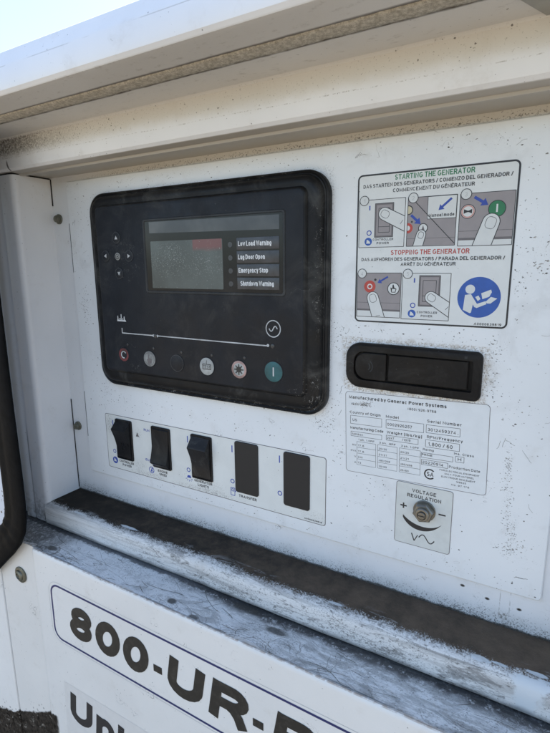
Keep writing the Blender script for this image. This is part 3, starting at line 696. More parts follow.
cl_ = [(-131.6, -14.4, 3.2, 7, 150, .28), (241, -103, 1.3, 9, 170, .24), (243, -128, 1.5, 9, 150, .24), (246.5, -146, 1.6, 7, 110, .24), (246, -156, 4, 2, 60, .3), (252, -150, 4, 2, 30, .3), (250, 22, 5, 7, 70, .34), (238, 6, 3, 9, 50, .3), (117, -92, 5, 4, 110, .3), (126, -80, 2, 7, 40, .28), (-112, -96, 6, 4, 60, .3), (-98, -106, 9, 4, 40, .34), (-60, -104, 16, 5, 50, .3), (40, -105, 22, 6, 50, .28), (128, -30, 3, 6, 40, .3), (155, -22, 12, 3, 40, .3), (200, -24, 14, 3, 30, .28), (228, -30, 3, 5, 60, .32), (229, -52, 3, 7, 60, .3), (-60, 90, 30, 3, 60, .26), (90, 91, 60, 3, 80, .26), (220, 88, 20, 4, 60, .28), (255, -70, 6, 14, 40, .26), (240, -66, 5, 6, 30, .3), (-124, 70, 8, 14, 50, .3), (-126, 20, 6, 20, 50, .28), (-128, -70, 7, 22, 50, .28), (10, -180, 90, 2.2, 90, .28), (225, -178, 25, 4, 50, .28), (150, -150, 12, 18, 50, .26), (160, -130, 6, 3, 30, .28), (128, -110, 4, 20, 40, .28), (238, 50, 5, 18, 60, .3), (256, 60, 5, 18, 30, .28)]
q = 0
for cx, cz, sx, sz, n_, r_ in cl_:
    for _ in range(n_):
        x = random.gauss(cx, sx); z = random.gauss(cz, sz)
        if blocked(x, z): continue
        q += 1; fleck(fl, x, z, random.uniform(.2, 1) ** 1.8 * r_ * 1.35, -.012 - .00001 * q, random.choice((M_SCUFF, M_SCUFF, M_SCUFF, M_SCUFFD)), random.uniform(1, 2.4), random.uniform(-.6, .6))
for _ in range(620):
    x = random.uniform(-143, 265); z = random.uniform(-184, 96)
    if blocked(x, z): continue
    q += 1; fleck(fl, x, z, random.uniform(.2, 1) ** 3 * .55 + .07, -.012 - .00001 * q, random.choice((M_SCUFF, M_SCUFFD)), random.uniform(1, 2), random.uniform(-.6, .6))
for cx, cz, L0, a0 in [(250, 30, 7, 1.2), (236, -84, 6, -1.1), (247, -88, 9, -1.0), (258, -72, 5, .3), (130, -85, 5, 1.4), (131, -91, 6, 1.0), (133, -98, 5, .8), (-118, -106, 6, -.6), (-90, -101, 7, -.5), (-128, 38, 6, 1.3), (-133, -26, 6, 1.4), (70, -97, 5, -.4), (252, -20, 6, -.5), (232, 84, 6, .3), (248, 80, 5, -.6), (228, -20, 4, .9), (140, 88, 5, .3), (-20, 90, 4, .5), (-138, 60, 5, 1.4), (254, -120, 6, -.9), (150, -165, 5, .4), (250, -172, 7, .1), (130, -70, 7, 1.1), (134, -24, 4, 1.4)]:
    for rep_ in range(random.choice((1, 2, 3))):
        x = cx + random.gauss(0, 1.4); z = cz + random.gauss(0, 1.4); a_ = a0 + random.gauss(0, .25); pts = [(x, z)]
        for k in range(6):
            a_ += random.gauss(0, .28); x += math.cos(a_) * L0 / 6; z += math.sin(a_) * L0 / 6; pts.append((x, z))
        if any(blocked(*p) for p in pts): continue
        q += 1; stroke(sc_, pts, random.uniform(.10, .24), -.012 - .00001 * q, random.choice((M_SCUFF, M_SCUFFD)))
fl.build('paint_flecks', CP, kind='stuff'); sc_.build('scratches', CP, kind='stuff')
def bolt(x, z, label):
    t = thing('bolt', label, 'bolt', (x, 0, z), 'bolts at the left edge of the recess')
    b = B(); b.loft(disc_rings(x, z, [(4.6, 2), (4.6, .9), (4.2, .6)]), M_BOLT); b.build('washer', t)
    b = B(); b.loft(disc_rings(x, z, [(3.3, .6), (3.3, -1.6), (2.8, -2.5), (1.4, -2.9)]), M_BOLT); b.build('head', t)
bolt(-160, 65.7, 'tarnished round bolt head level with the top of the display unit')
bolt(-159.8, -139.5, 'tarnished round bolt head level with the rocker switches')

# ------------------------------------------------------------------ controller
DC = thing('generator_controller', 'large black control unit with display window and six round keys', 'controller', (6.5, 0, 0))
O = dict(x0=-109.5, x1=122.2, z0=-86.5, z1=83.2); I = dict(x0=-94, x1=107.2, z0=-70.4, z1=70.8)
def bz(t, y, r): return rr3(*[O[k] + (I[k] - O[k]) * t for k in ('x0', 'x1', 'z0', 'z1')], r, y, 10)
b = B(); b.loft([bz(0, -.1, 17), bz(0, -4, 17), bz(.03, -4.8, 16.6), bz(.10, -5.2, 16), bz(.17, -4.3, 15.5), bz(.22, -4.5, 15), bz(.28, -6.6, 14), bz(.40, -8.6, 12), bz(.62, -9.6, 9), bz(.78, -9.4, 7.5), bz(.88, -9.4, 6), bz(.95, -11.2, 5), bz(1, -11.8, 4.5)], M_BEZEL); b.build('bezel', DC, angle=50)
b = B(); b.loft([rr3(-93.6, 106.8, -70, 70.4, 4.2, -11.6), rr3(-93.6, 106.8, -70, 70.4, 4.2, -12.0), rr3(-93.2, 106.4, -69.6, 70, 4, -12.2)], M_FACE); face = b.build('faceplate', DC)
FY = -12.2
# display rim (raised thin lip) and window
b = B()
b.loft([rr3(-38.6, 93.6, -.6, 58.2, 2.5, FY), rr3(-38.2, 93.2, -.2, 57.8, 2.3, FY - .7), rr3(-36.8, 91.8, 1.2, 56.6, 1.6, FY - .7), rr3(-36.4, 91.4, 1.6, 56.2, 1.4, FY - .12)], M_RIM, cap1=False); b.build('display_rim', DC)
b = B(); b.poly(rr(-36.4, 91.4, 1.6, 56.2, 1.4), FY - .13, M_WIN); win = b.build('display_window', DC)
b = B(); b.poly([(-31.6, 56 - 9), (88.6, 45.2), (88.6, 54.9), (-31.6, 55.6)][:], FY - .17, M_STRIP); b.build('insert_strip', win)
b = B(); b.poly(rr(-31, 40.4, 3.6, 40.6, .8), FY - .17, M_LCD); lcd = b.build('screen', win)
for i, tx in enumerate(('Low Load Warning', 'Lug Door Open', 'Emergency Stop', 'Shutdown Warning')):
    zt_ = 40.6 - i * 9.4
    b = B(); b.box(53.2, 88.6, FY - .35, FY - .14, zt_ - 8.4, zt_, M_SLIP, .08); b.build('label_slip', win)
    text(tx, (54.6, 54.4, 54.6, 56)[i], (82.5, 77, 79.5, 84.2)[i], zt_ - 5.9, 3.5, FY - .40, M_SLIPW, win, 'slip_lettering', .045)
    b = B(); b.loft(disc_rings(47.4, zt_ - 4.6, [(2.0, FY - .14), (1.9, FY - .3)]), M_LEDOFF); b.ring(47.4, zt_ - 4.6, 1.5, .35, FY - .33, M_KEYRING); b.build('indicator', win)
# keys: navigation
def key(cx, cz, r, m, name='key', rise=.35, parent=DC):
    b = B(); b.loft(disc_rings(cx, cz, [(r + .7, FY - .02), (r + .5, FY - rise), (r, FY - rise)]), M_FACE, cap1=False)
    b.loft(disc_rings(cx, cz, [(r, FY - rise), (r - .3, FY - rise - .1)]), m); return b.build(name, parent)
for cx, cz, a in ((-69.7, 44.9, 90), (-84, 30.1, 180), (-56.1, 29.7, 0), (-68.9, 15.3, -90)):
    k = key(cx, cz, 4.6, M_FACE, 'arrow_key')
    b = B(); b.poly([rot(p, (cx, cz), R(a)) for p in [(cx - 1.3, cz + 1.7), (cx + 1.7, cz), (cx - 1.3, cz - 1.7)]], FY - .5, M_PRINTW); b.ring(cx, cz, 4.5, .22, FY - .48, M_KEYRING); b.build('arrow_mark', k)
k = key(-69.4, 29.5, 3.1, M_BGREY, 'centre_key'); b = B(); b.ring(-69.4, 29.5, 2.2, .5, FY - .5, M_BLK); b.disc(-69.4, 29.5, .8, FY - .5, M_BLK, 12); b.build('mark', k)
# mimic line with factory and sine symbols
b = B(); b.line((-70.4, -31.6), (-70.4, -35.8), .9, FY - .05, M_PRINTW); b.line((-70.6, -35.9), (-33.6, -35.9), .9, FY - .06, M_PRINTW)
b.line((-29.2, -35.9), (78.6, -36.3), .9, FY - .06, M_PRINTW)
for x in (-33.6, -29.2, 78.6): b.disc(x, -36, 1.1, FY - .07, M_PRINTW, 16)
b.build('mimic_line', DC)
for x in (-31.4, 82.6):
    b = B(); b.loft(disc_rings(x, -36.2, [(1.7, FY - .02), (1.5, FY - .5), (.8, FY - .7)]), M_LEDOFF); b.build('indicator', DC)
b = B(); b.poly([(-75.6, -25.8), (-64.6, -25.8), (-65.4, -24.4), (-75.6, -24.4)], FY - .05, M_PRINTW)
for x, h in ((-74.6, 3.4), (-70.4, 4.9), (-66.8, 3)): b.poly([(x - .65, -24.4), (x + .65, -24.4), (x + .45, -24.4 + h), (x - .45, -24.4 + h)], FY - .05, M_PRINTW)
b.line((-73, -23.6), (-68, -23.6), .8, FY - .05, M_PRINTW)
b.build('factory_symbol', DC)
b = B(); b.ring(83.1, -23.6, 6.3, .75, FY - .05, M_PRINTW)
pts = [(83.1 + t * 3.4, -23.6 + 1.9 * math.sin(t * math.pi)) for t in [i / 10 for i in range(-10, 11)]]
for i in range(20): b.line(pts[i], pts[i + 1], .75, FY - .05 - .002 * (i % 2), M_PRINTW)
b.build('sine_symbol', DC)
KX = [-70, -39.4, -8.9, 22, 52.8, 83.2]; KZ = [-55.2, -56.3, -57.2, -57, -56.4, -55.1]
mats = [M_FACE, M_BGREY, M_FACE, M_BWHITE, M_BPINK, M_BTEAL]
names = ['stop_key', 'manual_key', 'blank_key', 'test_key', 'auto_key', 'start_key']
for i in range(6):
    x, z = KX[i], KZ[i]
    k = key(x, z, (6.0, 6.6, 6.9, 7.0, 6.8, 7.5)[i], mats[i], names[i])
    b = B(); y = FY - .5
    if i == 0:
        b.ring(x, z, 5.8, 2.0, y + .02, M_BRED)
        arc = [(x + 2.9 * math.cos(R(t)), z + 2.9 * math.sin(R(t))) for t in range(30, 300, 15)]
        for q in range(len(arc) - 1): b.line(arc[q], arc[q + 1], 1.0, y - .002 * (q % 2), M_PRINTW)
    elif i == 1:
        b.poly([(x - 1.8, z - 4), (x + 2.2, z - 4), (x + 2.8, z), (x + 1.2, z + .5), (x - .2, z + .6), (x - .3, z + 3.6), (x - 1.3, z + 3.6), (x - 1.6, z - .5), (x - 3, z - .2)], y, M_MAUVED)
        b.ring(x, z, 5.6, .4, y, M_MAUVED)
    elif i == 2: b.ring(x, z, 6.9, .25, y, M_KEYRING)
    elif i == 3:
        b.frame([(x - 4, z - 2.2), (x + 4, z - 2.2), (x + 4, z + 1.8), (x - 4, z + 1.8)], .6, y, M_BLK); b.line((x, z + 1.8), (x, z + 5), .4, y, M_BLK)
    elif i == 4:
        b.disc(x, z, 5.0, y, M_BWHITE); b.disc(x, z, 2.4, y - .02, M_BLKW, 12)
        for q in range(8): a = q * math.pi / 4; b.line((x, z), (x + 4.2 * math.cos(a), z + 4.2 * math.sin(a)), 1.0, y - .03 - .002 * q, M_BLKW)
    else: b.line((x, z - 3.3), (x, z + 3.3), 1.1, y, M_PRINTW)
    b.build('mark', k)
    if i == 3: text('TEST', x - 3.3, x + 3.3, z - 1.5, 2.5, y - .03, M_BLK, k, 'mark', .02)
    if i != 5:
        b = B(); b.loft(disc_rings(x + 5.2, z + 9.4, [(1.15, FY - .02), (1.0, FY - .4), (.5, FY - .5)]), M_LEDOFF); b.build('indicator', DC)

# ------------------------------------------------------------------ switch label and switches
SL = thing('switch_label', 'long white printed label strip under the control unit around the switches', 'label', (3, 0, -146))
b = B(); b.loft([rr3(-115.4, 120.4, -173.8, -119.0, 2, -.02), rr3(-115.4, 120.4, -173.8, -119.0, 2, -.15)], M_STRIPV); b.build('backing', SL)
b = B(); b.strip(rr(-115.7, 120.7, -174.1, -118.7, 2.2), rr(-115.2, 120.2, -173.6, -119.2, 1.9), -.17, M_MAUVED); b.build('edge_line', SL)
LY = -.2
for x in (-105.6, -12.2, 35.4, 80.7): b = B(); b.line((x, -124.6), (x, -130.6), 1.0, LY, M_BLUE); b.build('on_mark', SL)
for x in (-105.9, -12.5, 35.1, 80.9): b = B(); b.ring(x, -156.3, 2.1, .75, LY, M_BLUE, 20); b.build('off_mark', SL)
text('RUN', -64.6, -57.4, -128.7, 2.3, LY, M_BLUE, SL, bold=.03); text('IDLE', -64.8, -57.6, -157.8, 2.3, LY, M_BLUE, SL, bold=.03)
for a, z0, x0, x1, s in ((0, -166.2, -100, -80.6, 'CONTROLLER'), (0, -169.6, -96, -84, 'POWER'), (0, -166.0, -49.6, -37.8, 'ENGINE'), (0, -169.2, -48, -39, 'SPEED'), (0, -165.7, -6.3, 13.4, 'GENERATOR'), (0, -169.2, -2.6, 9.6, 'LIGHTS'), (0, -169.0, 41.3, 58.8, 'TRANSFER'), (0, -172.4, 102.6, 117.6, 'A0000639818')):
    text(s, x0, x1, z0, 2.4 if s[0] != 'A' else 1.2, LY, M_BLK, SL, bold=.055)
b = B(); b.disc(-105.8, -165.6, 3.5, LY, M_BLUE, 24); b.poly([(-107.6, -167), (-104, -167), (-104.6, -165.4), (-106.2, -164), (-107.2, -163.4)], LY - .03, M_PALE); b.build('manual_symbol', SL); b = B()
b.ring(-57.6, -166, 3.3, .7, LY, M_BLUE, 24); b.line((-58.4, -167.8), (-56.6, -163.8), 1.2, LY - .02, M_BLUE); b.line((-57.5, -166), (-55.6, -167.4), .8, LY - .03, M_BLUE); b.build('speed_symbol', SL); b = B()
b.poly([(-14.6, -163.8), (-9.6, -163.8), (-10.6, -161.4), (-13.6, -161.4)], LY, M_BLUE)
for q in range(5): a = R(200 + q * 35); b.line((-12.1 + 2.4 * math.cos(a), -164.1 + 1.6 * math.sin(a)), (-12.1 + 4.4 * math.cos(a), -164.1 + 3.2 * math.sin(a)), .5, LY, M_BLUE)
b.build('lamp_symbol', SL); b = B(); b.frame([(33.2, -169), (37.2, -169), (37.2, -162.2), (33.2, -162.2)], .6, LY, M_BLUE); b.frame([(34.2, -165.2), (36.2, -165.2), (36.2, -163.2), (34.2, -163.2)], .5, LY - .02, M_BLUE); b.line((37.2, -166), (39, -163), .6, LY, M_BLUE)
b.build('transfer_symbol', SL); b = B(); b.poly([(-75.4, -136), (-71, -136), (-73.4, -131.6)], LY, M_MAUVED)
b.build('smudge', SL)

def rocker(x0, x1, z0, z1, prof, label, mat):
    t = thing('rocker_switch', label, 'switch', ((x0 + x1) / 2, 0, (z0 + z1) / 2), 'rocker switches on the white label strip')
    b = B(); b.loft([rr3(x0, x1, z0, z1, 1.6, -.1), rr3(x0, x1, z0, z1, 1.6, -1.2), rr3(x0 + .5, x1 - .5, z0 + .5, z1 - .5, 1.2, -1.7), rr3(x0 + 1.3, x1 - 1.3, z0 + 1.3, z1 - 1.3, .8, -1.7), rr3(x0 + 1.4, x1 - 1.4, z0 + 1.4, z1 - 1.4, .8, -.4)], M_SWITCH); b.build('surround', t)
    b = B(); p = cr2(prof); b.sweep_x(p, x0 + 1.6, x1 - 1.6, mat); b.build('rocker', t, angle=25); return t
def cr2(prof): return prof
def arcp(a, bulge, b_, n=8):
    out = []
    for k in range(1, n):
        t = k / n; out.append((a[0] + (b_[0] - a[0]) * t + bulge * math.sin(math.pi * t), a[1] + (b_[1] - a[1]) * t))
    return out
def prof_up(zt_, zb, tip_z, tip_y, bulge):
    p = [(-.3, zt_), (-2.0, zt_ - .2)]; a = (-2.2, zt_ - .6); k1 = (tip_y + .9, tip_z + 1.6)
    p += [a] + arcp(a, .2, k1, 4) + [k1, (tip_y + .2, tip_z + .7), (tip_y, tip_z), (tip_y + .3, tip_z - .8)]
    e = (-2.0, zb + 1.2); p += arcp((tip_y + .3, tip_z - .8), bulge, e, 10) + [e, (-1.2, zb + .2), (-.3, zb)]; return p
rocker(-101.4, -79.7, -162.2, -121.9, prof_up(-123.2, -160.8, -131.0, -8.2, 1.7), 'black rocker switch at the left end above the controller power print', M_SWITCH)
p2 = [(y, -283.6 - z) for y, z in prof_up(-123.2, -160.4, -128.6, -6.4, 1.5)][::-1]
rocker(-54.6, -32.0, -161.6, -121.7, p2, 'smooth black rocker switch between the RUN and IDLE prints', M_SWITCH)
rocker(-8.0, 14.7, -162.2, -121.4, prof_up(-122.8, -160.8, -132.0, -8.4, 1.6), 'worn black rocker switch with grey shine above the generator lights print', M_SWITCHW)
def blank(x0, x1, z0, z1, label):
    b = B(); b.loft([rr3(x0, x1, z0, z1, 2.2, -.1), rr3(x0, x1, z0, z1, 2.2, -.9), rr3(x0 + .4, x1 - .4, z0 + .4, z1 - .4, 1.9, -1.2)], M_BLANK); o = b.build('blanking_plug')
    o['label'] = label; o['category'] = 'blanking plug'; o['group'] = 'flat black plugs in spare switch holes'
blank(38.4, 61.1, -164.5, -119.7, 'flat black blanking plug above the transfer print')
blank(84.6, 107.3, -164.9, -120.1, 'flat black blanking plug at the right end of the white label strip')

# ------------------------------------------------------------------ instruction sticker
IS = thing('instruction_sticker', 'black bordered starting and stopping instruction sticker with finger drawings', 'sticker', (187, 0, -16))
b = B(); b.loft([rr3(140.2, 233.6, -16.4, 76.4, 3.2, -.02), rr3(140.2, 233.6, -16.4, 76.4, 3.2, -.15)], M_STICK); b.build('backing', IS)
b = B(); b.rframe(140.0, 233.8, -16.6, 76.6, 3.3, 1.0, -.2, M_BLK); b.build('border', IS)
SY = -.2
text('STARTING THE GENERATOR', 164.0, 210.2, 71.9, 3.1, SY, M_GREEN, IS, bold=.03)
text('DAS STARTEN DES GENERATORS / COMIENZO DEL GENERADOR /', 143.8, 230.2, 68.3, 2.2, SY, M_BLK, IS, bold=.03)
text('COMMENCEMENT DU GÉNÉRATEUR', 163.0, 210.6, 64.7, 2.2, SY, M_BLK, IS, bold=.03)
text('STOPPING THE GENERATOR', 163.2, 210.2, 26.8, 3.0, SY, M_REDP, IS, bold=.03)
text('DAS AUFHÖREN DES GENERATORS / PARADA DEL GENERADOR /', 143.8, 229.6, 23.1, 2.1, SY, M_BLK, IS, bold=.03)
text('ARRÊT DU GÉNÉRATEUR', 169.8, 202.9, 19.9, 2.1, SY, M_BLK, IS, bold=.03)
text('A0000639819', 215.6, 230.6, -15.1, 1.5, SY, M_BLK, IS, bold=.03)

def picture(x0, x1, z0, z1, bgm, num):
    b = B(); b.poly([(x0, z0), (x1, z0), (x1, z1), (x0, z1)], SY, bgm); b.frame([(x0, z0), (x1, z0), (x1, z1), (x0, z1)], .35, SY - .02, M_BLK); pic = b.build('picture', IS)
    b = B(); b.disc(x0 + 3.1, z1 - .3, 3.0, SY - .14, M_PALE); b.ring(x0 + 3.1, z1 - .3, 3.1, .4, SY - .16, M_BLK); b.build('number_disc', pic)
    text(str(num), x0 + 2.4, x0 + 3.8, z1 - 1.6, 2.4, SY - .18, M_CLEAR, pic, 'numeral', .0)
    return pic
def finger(pic, tx, tz, ang, wd, bounds, length=40):
    """finger drawn as on the sticker: outline, pale body, nail, knuckle lines; ang = direction from the tip to the hand"""
    r = wd / 2
    def shape(r):
        p = [(r * math.cos(R(90 + 18 * k)), r * math.sin(R(90 + 18 * k))) for k in range(11)]
        return clip([rot((tx + a, tz + c_), (tx, tz), R(ang)) for a, c_ in p + [(length, -r * 1.12), (length, r * 1.12)]], *bounds)
    b = B(); b.poly(shape(r + .3), SY - .05, M_BLK); b.poly(shape(r - .12), SY - .07, M_PALE)
    nail = [rot((tx + a, tz + c_), (tx, tz), R(ang)) for a, c_ in rr(-r * .62, r * .85, -r * .62, r * .62, r * .5, 5)]
    nin = [rot((tx + a, tz + c_), (tx, tz), R(ang)) for a, c_ in rr(-r * .62 + .28, r * .85 - .28, -r * .62 + .28, r * .62 - .28, r * .4, 5)]
    b.strip(nail, nin, SY - .09, M_BLK)
    for k in (2.0, 2.25):
        a_ = rot((tx + r * k * 1.6, tz - r * .35), (tx, tz), R(ang)); c_ = rot((tx + r * k * 1.6 + .4, tz + r * .4), (tx, tz), R(ang))
        if bounds[0] < min(a_[0], c_[0]) and max(a_[0], c_[0]) < bounds[1] and bounds[2] < min(a_[1], c_[1]): b.line(a_, c_, .28, SY - .09, M_BLK)
    b.build('finger', pic)
def marks(pic, ix, iz, ox, oz, bx, bz_, tx0, tx1, tz):
    b = B(); b.line((ix, iz - 1.4), (ix, iz + 1.4), .8, SY - .03, M_BLUE); b.ring(ox, oz, 1.7, .6, SY - .03, M_BLUE, 20)
    b.disc(bx, bz_, 2.5, SY - .03, M_BLUEP, 20); b.poly([(bx - 1.3, bz_ - 1.2), (bx + 1.4, bz_ - 1.2), (bx + 1, bz_), (bx - .2, bz_ + 1), (bx - 1, bz_ + 1.3)], SY - .05, M_PALE); b.build('marks', pic)
    text('CONTROLLER', tx0, tx1, tz, 1.35, SY - .05, M_BLK, pic, bold=.03); text('POWER', tx0 + 2.6, tx1 - 2.8, tz - 2.3, 1.35, SY - .05, M_BLK, pic, bold=.03)
def sw_pic(pic, x0, x1, z0, z1):
    b = B(); b.poly([(x0, z0), (x1, z0), (x1, z1), (x0, z1)], SY - .025, M_MAUVED); b.poly([(x0 + 1, z0 + 1), (x1 - 1, z0 + 1), (x1 - 1, z1 - 1), (x0 + 1, z1 - 1)], SY - .03, M_MAUVE)
    b.frame([(x0 + 2.4, z0 + 3), (x1 - 2.4, z0 + 3), (x1 - 2.4, z1 - 3), (x0 + 2.4, z1 - 3)], .3, SY - .035, M_BLK); b.line((x0 + 2.4, z0 + 6.5), (x1 - 2.4, z0 + 6.5), .3, SY - .04, M_BLK)
    b.frame([(x0, z0), (x1, z0), (x1, z1), (x0, z1)], .25, SY - .03, M_BLK); b.build('switch_drawing', pic)
p = picture(141.6, 171.2, 31.8, 61.1, M_PALE, 1); sw_pic(p, 152, 164, 37.9, 58.7); finger(p, 158.2, 52.2, -27, 7.6, (141.8, 171, 32, 61)); marks(p, 148.4, 56.2, 148.4, 40.8, 148, 35.4, 151, 164.4, 35.9)
p = picture(172.8, 201.6, 31.8, 60.7, M_MAUVE, 2)
b = B(); b.poly([(184.8, 47.6), (201.4, 47.6), (201.4, 60.5), (184.8, 60.5)], SY - .025, M_PALE); b.frame([(184.8, 47.6), (201.4, 47.6), (201.4, 60.5), (184.8, 60.5)], .3, SY - .03, M_BLK)
b.line((177.5, 57.8), (201.3, 33), .45, SY - .035, M_BLK); b.line((173, 36.4), (201.4, 36.4), .25, SY - .03, M_MAUVED)
b.poly(clip(circ(173.2, 53.4, 2.9), 173, 201, 32, 60.5), SY - .03, M_BLK); b.poly(clip(circ(173.2, 53.4, 2.3), 173, 201, 32, 60.5), SY - .04, plain('straw print', (.5, .45, .3)))
b.poly(clip(circ(173.2, 42.7, 3.1), 173, 201, 32, 60.5), SY - .03, M_REDP); b.poly(clip(circ(173.2, 42.7, 1.5), 173, 201, 32, 60.5), SY - .04, M_PALE); b.disc(175.6, 46.4, .6, SY - .03, M_BLK, 10)
b.disc(182.6, 42.4, 2.9, SY - .03, M_BLK); b.disc(182.6, 42.4, 2.4, SY - .04, M_PALE); b.poly([(181.6, 41), (183.6, 41), (182.6, 44.2)], SY - .045, M_MAUVED); b.build('scene', p)
b = B(); b.arrow((198.5, 58.8), (191.2, 52.4), 1.3, SY - .06, M_BLUE); b.build('arrow', p); b = B(); b.arrow((175, 50.4), (181, 44.8), 1.5, SY - .06, M_BLUE); b.build('arrow', p)
finger(p, 181.6, 38.6, -104, 5.6, (173, 201.4, 32, 60.5)); text('Manual mode', 185.6, 200.4, 48.7, 1.9, SY - .05, M_BLK, p, bold=.04)
p = picture(203.3, 232.4, 31.2, 60.6, M_MAUVE, 3)
b = B(); b.poly([(203.5, 31.4), (232.2, 31.4), (232.2, 34.4), (203.5, 34.4)], SY - .025, M_PALE); b.poly([(203.5, 34.4), (232.2, 34.4), (232.2, 35.8), (203.5, 35.8)], SY - .027, M_MAUVED); b.line((203.5, 39.6), (232.2, 39.6), .3, SY - .03, M_MAUVED)
b.disc(207.9, 50.6, 4.1, SY - .03, M_BLK); b.disc(207.9, 50.6, 3.7, SY - .035, M_PALE); b.ring(207.9, 50.6, 3.6, .7, SY - .04, plain('rose print', (.5, .25, .22)))
b.poly([(205.6, 49.4), (207.6, 50.2), (208.4, 50.2), (210.2, 49.4), (210.2, 52), (208.4, 51.1), (207.6, 51.1), (205.6, 52)], SY - .045, M_BLK); b.disc(223.4, 51.3, 4.7, SY - .03, M_BLK); b.disc(223.4, 51.3, 4.3, SY - .035, M_GREEN); b.line((223.4, 49.4), (223.4, 53.8), .9, SY - .04, M_PALE); b.build('scene', p)
b = B(); b.arrow((211, 58.4), (218.6, 53.6), 1.6, SY - .06, M_BLUE); b.build('arrow', p); finger(p, 220.8, 44.2, -108, 9.2, (203.5, 232.2, 31.4, 60.4))
p = picture(141.4, 170.6, -13, 15.5, M_MAUVE, 4)
b = B(); b.poly([(141.6, -12.8), (170.4, -12.8), (170.4, -9), (141.6, -9)], SY - .025, M_PALE); b.poly([(141.6, -9), (170.4, -9), (170.4, -7.8), (141.6, -7.8)], SY - .027, M_MAUVED); b.line((141.6, -3.6), (170.4, -3.6), .3, SY - .03, M_MAUVED)
b.disc(150, 6.8, 3.9, SY - .03, M_REDP); b.ring(150, 6.8, 1.8, .7, SY - .04, M_PALE, 20); b.disc(153.6, 11.2, .8, SY - .03, M_BLK, 12)
b.disc(165.8, 5.6, 4.0, SY - .03, M_BLK); b.disc(165.8, 5.6, 3.5, SY - .035, M_PALE); b.poly([(164.4, 3.2), (167.2, 3.2), (167.8, 5.6), (166.4, 6.2), (165.9, 8.2), (165.2, 8.2), (165, 5.8), (163.8, 6.4)], SY - .045, M_BLK); b.poly([(164.8, 3.6), (166.8, 3.6), (167.2, 5.3), (165.2, 5.5), (164.9, 5.3)], SY - .05, M_PALE); b.build('scene', p)
b = B(); b.arrow((162, 13.2), (155.2, 9.2), 1.1, SY - .06, M_BLUE); b.build('arrow', p); finger(p, 152.2, -.4, -72, 7.6, (141.6, 170.4, -12.8, 15.3))
p = picture(171.5, 200.8, -13.4, 15.3, M_PALE, 5); sw_pic(p, 182, 194.8, -5, 14); finger(p, 189.6, .6, -33, 7.2, (171.7, 200.6, -13.2, 15.1)); marks(p, 179, 11, 178.6, -4.6, 178.2, -9.8, 181.4, 193.8, -9.4)
# reading figure disc
b = B(); cx, cz, rr_ = 217.2, 1.3, 12.0; b.disc(cx, cz, rr_, SY, M_BLUEP, 48); disc = b.build('reading_symbol', IS)
N = lambda L: [(cx + (px - 300) / 137 * rr_, cz - (py - 352) / 127 * rr_) for px, py in L]
b = B(); b.disc(cx - 57 / 137 * rr_, cz + 50 / 127 * rr_, 2.7, SY - .03, M_PALE, 24)
for L in ([(212, 338), (250, 332), (262, 350), (268, 385), (258, 448), (250, 452), (204, 432)], [(250, 340), (262, 350), (292, 392), (345, 374), (352, 392), (292, 418), (276, 412), (262, 390)], [(278, 350), (298, 340), (312, 362), (296, 374)], [(314, 326), (374, 302), (380, 318), (366, 346), (324, 362), (320, 345)], [(345, 378), (376, 347), (416, 356), (376, 388), (356, 388)]):
    b.poly(N(L), SY - .03 - .003 * len(L), M_PALE)
b.build('figure', disc)

# ------------------------------------------------------------------ paddle latch
LT = thing('paddle_latch', 'long dark brown recessed paddle latch between the two stickers', 'latch', (180, 0, -46))
def taper(x0, x1, zl0, zl1, zr0, zr1, rl, r_, y, n=8):
    p = []
    for cx_, cz_, a, r in ((x1 - r_, zr1 - r_, 90, r_), (x1 - r_, zr0 + r_, 0, r_), (x0 + rl, zl0 + rl, -90, rl), (x0 + rl, zl1 - rl, -180, rl)):
        for k in range(n + 1): t = R(a - 90 * k / n); p.append((cx_ + r * math.cos(t), y, cz_ + r * math.sin(t)))
    return p
b = B()
b.loft([taper(135.4, 222.6, -61.4, -30.6, -61.8, -31.2, 10, 4, 0), taper(135.4, 222.6, -61.4, -30.6, -61.8, -31.2, 10, 4, -2.2), taper(136.2, 221.8, -60.6, -31.4, -61, -32, 9.4, 3.4, -3.6), taper(137.6, 221, -59.6, -32.2, -60.2, -33, 8.4, 2.8, -4.2),
        taper(141.6, 217.6, -55.8, -36.0, -56.2, -36.6, 7, 1.2, -4.2), taper(142, 217.2, -55.4, -36.4, -55.8, -37, 6.8, 1, -1.0)], M_LATCH); b.build('housing', LT)
b = B(); b.loft([rr3(165.2, 214.8, -55, -37.2, .8, -1), rr3(165.2, 214.8, -55, -37.2, .8, -2.8), rr3(165.7, 214.3, -54.5, -37.7, .6, -3.3)], M_LATCH); b.build('paddle', LT)
b = B(); b.loft([taper(142.6, 163.8, -55, -37, -55, -37, 7.4, .8, -1), taper(142.6, 163.8, -55, -37, -55, -37, 7.4, .8, -3.6), taper(143.1, 163.3, -54.5, -37.5, -54.5, -37.5, 7, .5, -4.0)], M_LATCH); kc = b.build('lock_cover', LT)
b = B()
for rr0 in (2.6, 4.4):
    arc = [(150.5 + rr0 * math.cos(R(t)), -46 + rr0 * math.sin(R(t))) for t in range(-55, 60, 12)]
    for q in range(len(arc) - 1): b.line(arc[q], arc[q + 1], .5, -4.08 - .002 * (q % 2), M_RIM)
b.build('lock_mark', kc)
b = B(); b.box(212.4, 214, -4.32, -4.2, -35.3, -33.9, M_RIM); b.build('moulded_mark', LT)

